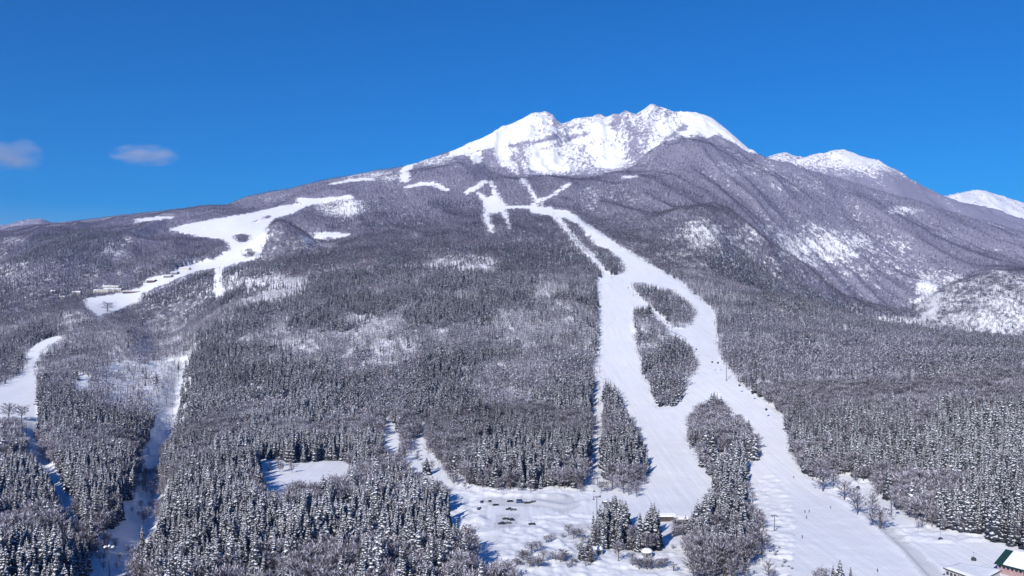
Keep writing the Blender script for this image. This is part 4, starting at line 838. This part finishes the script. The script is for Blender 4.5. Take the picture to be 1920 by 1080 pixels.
# ------------------------------------------------------------------ skiers
def skier_mesh(pose):
    me = bpy.data.meshes.new('body_cage'); k = .22 if pose else 0
    V = [(0, 0, .92), (0, -.03, 1.15), (0, -.06-k*.3, 1.38), (0, -.09-k*.5, 1.52), (0, -.11-k*.5, 1.62), (0, -.11-k*.5, 1.74),
         (.10, 0, .86), (.13, -.14-k*.3, .50), (.13, -.02, .10), (.13, -.17, .06), (-.10, 0, .86), (-.13, -.10-k*.3, .50), (-.13, .04, .10), (-.13, -.11, .06),
         (.20, -.06-k*.3, 1.40), (.30, -.06-k*.2, 1.15), (.30, -.30-k*.3, 1.02), (-.20, -.06-k*.3, 1.40), (-.30, -.06-k*.2, 1.15), (-.30, -.30-k*.3, 1.02)]
    E = [(0, 1), (1, 2), (2, 3), (3, 4), (4, 5), (0, 6), (6, 7), (7, 8), (8, 9), (0, 10), (10, 11), (11, 12), (12, 13), (2, 14), (14, 15), (15, 16), (2, 17), (17, 18), (18, 19)]
    RR = [.16, .17, .18, .075, .115, .10, .11, .08, .065, .06, .11, .08, .065, .06, .09, .065, .05, .09, .065, .05]
    me.from_pydata(V, E, []); o = bpy.data.objects.new('body_cage', me); COL.objects.link(o)
    md = o.modifiers.new('skin', 'SKIN'); 
    for i, r in enumerate(RR): me.skin_vertices[0].data[i].radius = (r, r*.85)
    me.skin_vertices[0].data[0].use_root = True
    s = o.modifiers.new('sub', 'SUBSURF'); s.levels = 1; s.render_levels = 1
    dg = bpy.context.evaluated_depsgraph_get(); out = bpy.data.meshes.new_from_object(o.evaluated_get(dg)); bpy.data.objects.remove(o)
    return out
CLO = {n: mat('ski_wear_'+n, c, .8) for n, c in dict(navy=(.02, .03, .08), black=(.015, .015, .018), red=(.25, .02, .02), green=(.03, .10, .05), teal=(.02, .10, .13)).items()}
SKIN = mat('skin', (.45, .28, .2), .6)
sk_m = []
for q_ in (0, 1):
    me = skier_mesh(q_); sk_m.append(me)
def skier(i, px, py, rz, jacket, label):
    p = at(px, py); me = sk_m[i % 2].copy(); me.materials.clear(); me.materials.append(CLO[jacket]); me.materials.append(CLO['black']); me.materials.append(SKIN)
    for f in me.polygons: z = f.center.z; f.material_index = 1 if z < .9 else (2 if z > 1.53 else 0); f.use_smooth = True
    o = thing('person', label, 'person', (p.x, p.y, p.z+.04), rz); obj('body', me, o)
    h = MB(); h.lathe([(.14, 1.66), (.15, 1.74), (.12, 1.83), (.04, 1.87)], 10, (0, -.13, 0)); h.build('helmet', CLO['black'], o, smooth=True)
    for s in (-.13, .13):
        k = MB(); k.box((s, -.12, .0), (.09, 1.6, .03)); k.tube((s, -.9, .01), (s, -1.0, .09), .04, .02, 4); k.build('ski', CLO['red'], o)
        q = MB(); q.tube((s*2.5, -.38, 1.08), (s*3.2, .05, .05), .015, .015, 4); q.build('ski_pole', M_STEEL, o)
for i, a in enumerate([(1509,961,.3,'navy','skier in navy, left of the group of three on the wide run'),(1517,961,-.2,'black','skier in black, right of the group of three on the wide run'),(1512,972,.1,'teal','skier in teal below the other two of the group of three'),(1557,953,.6,'navy','skier in navy alone, above right of the group of three'),
   (1504,1009,.2,'black','skier in black alone below the group of three'),(1645,1072,.0,'green','skier in green at the bottom right beside the cat track'),(1433,837,.2,'black','skier in black high on the wide run beside the tree island'),(1488,896,.3,'navy','skier in navy near the wood edge, halfway down the wide run'),(1175,691,.1,'red','lone skier in red on the left run above the wedge')]): skier(i, *a)

# ------------------------------------------------------------------ clouds and air
def cloud(cx, cy, wpx, hpx, label, seed, dens):
    Y = 17500.; s = Y/F; mb = MB(); n = 16; prof = [(math.sin(math.pi*i/10)+1e-3, -math.cos(math.pi*i/10)) for i in range(11)]
    mb.lathe(prof, 20); m = bpy.data.materials.new('cloud_vapour'); m.use_nodes = True; n_, l = m.node_tree.nodes, m.node_tree.links; n_.clear()
    out = n_.new('ShaderNodeOutputMaterial'); v = n_.new('ShaderNodeVolumePrincipled'); v.inputs['Color'].default_value = (1, .93, .97, 1); v.inputs['Anisotropy'].default_value = -.5
    tc = n_.new('ShaderNodeTexCoord'); ln = n_.new('ShaderNodeVectorMath'); ln.operation = 'LENGTH'; l.new(tc.outputs['Object'], ln.inputs[0])
    nz = n_.new('ShaderNodeTexNoise'); nz.noise_dimensions = '4D'; nz.inputs['W'].default_value = seed; nz.inputs['Scale'].default_value = 1.9; nz.inputs['Detail'].default_value = 5; l.new(tc.outputs['Object'], nz.inputs['Vector'])
    a = n_.new('ShaderNodeMath'); a.operation = 'SUBTRACT'; a.inputs[0].default_value = .95; l.new(ln.outputs['Value'], a.inputs[1])
    b = n_.new('ShaderNodeMath'); b.operation = 'MULTIPLY_ADD'; l.new(nz.outputs[0], b.inputs[0]); b.inputs[1].default_value = 2.4; b.inputs[2].default_value = -1.25
    c = n_.new('ShaderNodeMath'); c.operation = 'ADD'; l.new(a.outputs[0], c.inputs[0]); l.new(b.outputs[0], c.inputs[1])
    e = n_.new('ShaderNodeMapRange'); e.inputs['From Min'].default_value = 0; e.inputs['From Max'].default_value = 1.0; e.inputs['To Max'].default_value = dens; l.new(c.outputs[0], e.inputs['Value'])
    f_ = n_.new('ShaderNodeMath'); f_.operation = 'MULTIPLY'; g = n_.new('ShaderNodeMath'); g.operation = 'GREATER_THAN'; g.inputs[1].default_value = 0; l.new(a.outputs[0], g.inputs[0]); l.new(e.outputs[0], f_.inputs[0]); l.new(g.outputs[0], f_.inputs[1])
    l.new(f_.outputs[0], v.inputs['Density']); l.new(v.outputs[0], out.inputs['Volume'])
    o = mb.build('cloud', m, None, ((cx-960)*s, Y, (HY-cy)*s), True); o.scale = (wpx/2*s, wpx/2*s*.6, hpx/2*s)
    o['kind'] = 'structure'; o['label'] = label
cloud(15, 290, 150, 74, 'soft pinkish cloud at the left edge of the sky', 1.3, .0017)
cloud(276, 291, 150, 44, 'thin wisp of pink cloud in the left of the sky', 5.1, .0019)
if HAZE:
    x0, x1, y0, y1, z0, z1 = -27000, 27000, -1500, 14500, -700, 1600
    mb = MB(); mb.box(((x0+x1)/2, (y0+y1)/2, (z0+z1)/2), (x1-x0, y1-y0, z1-z0)); m = bpy.data.materials.new('air'); m.use_nodes = True; n_, l = m.node_tree.nodes, m.node_tree.links; n_.clear()
    out = n_.new('ShaderNodeOutputMaterial'); v = n_.new('ShaderNodeVolumePrincipled'); v.inputs['Color'].default_value = (.30, .43, 1.0, 1); v.inputs['Density'].default_value = HAZE; v.inputs['Anisotropy'].default_value = .0
    l.new(v.outputs[0], out.inputs['Volume']); o = mb.build('haze', m); o['kind'] = 'stuff'; o['label'] = 'thin blue air between the viewer and the mountain'
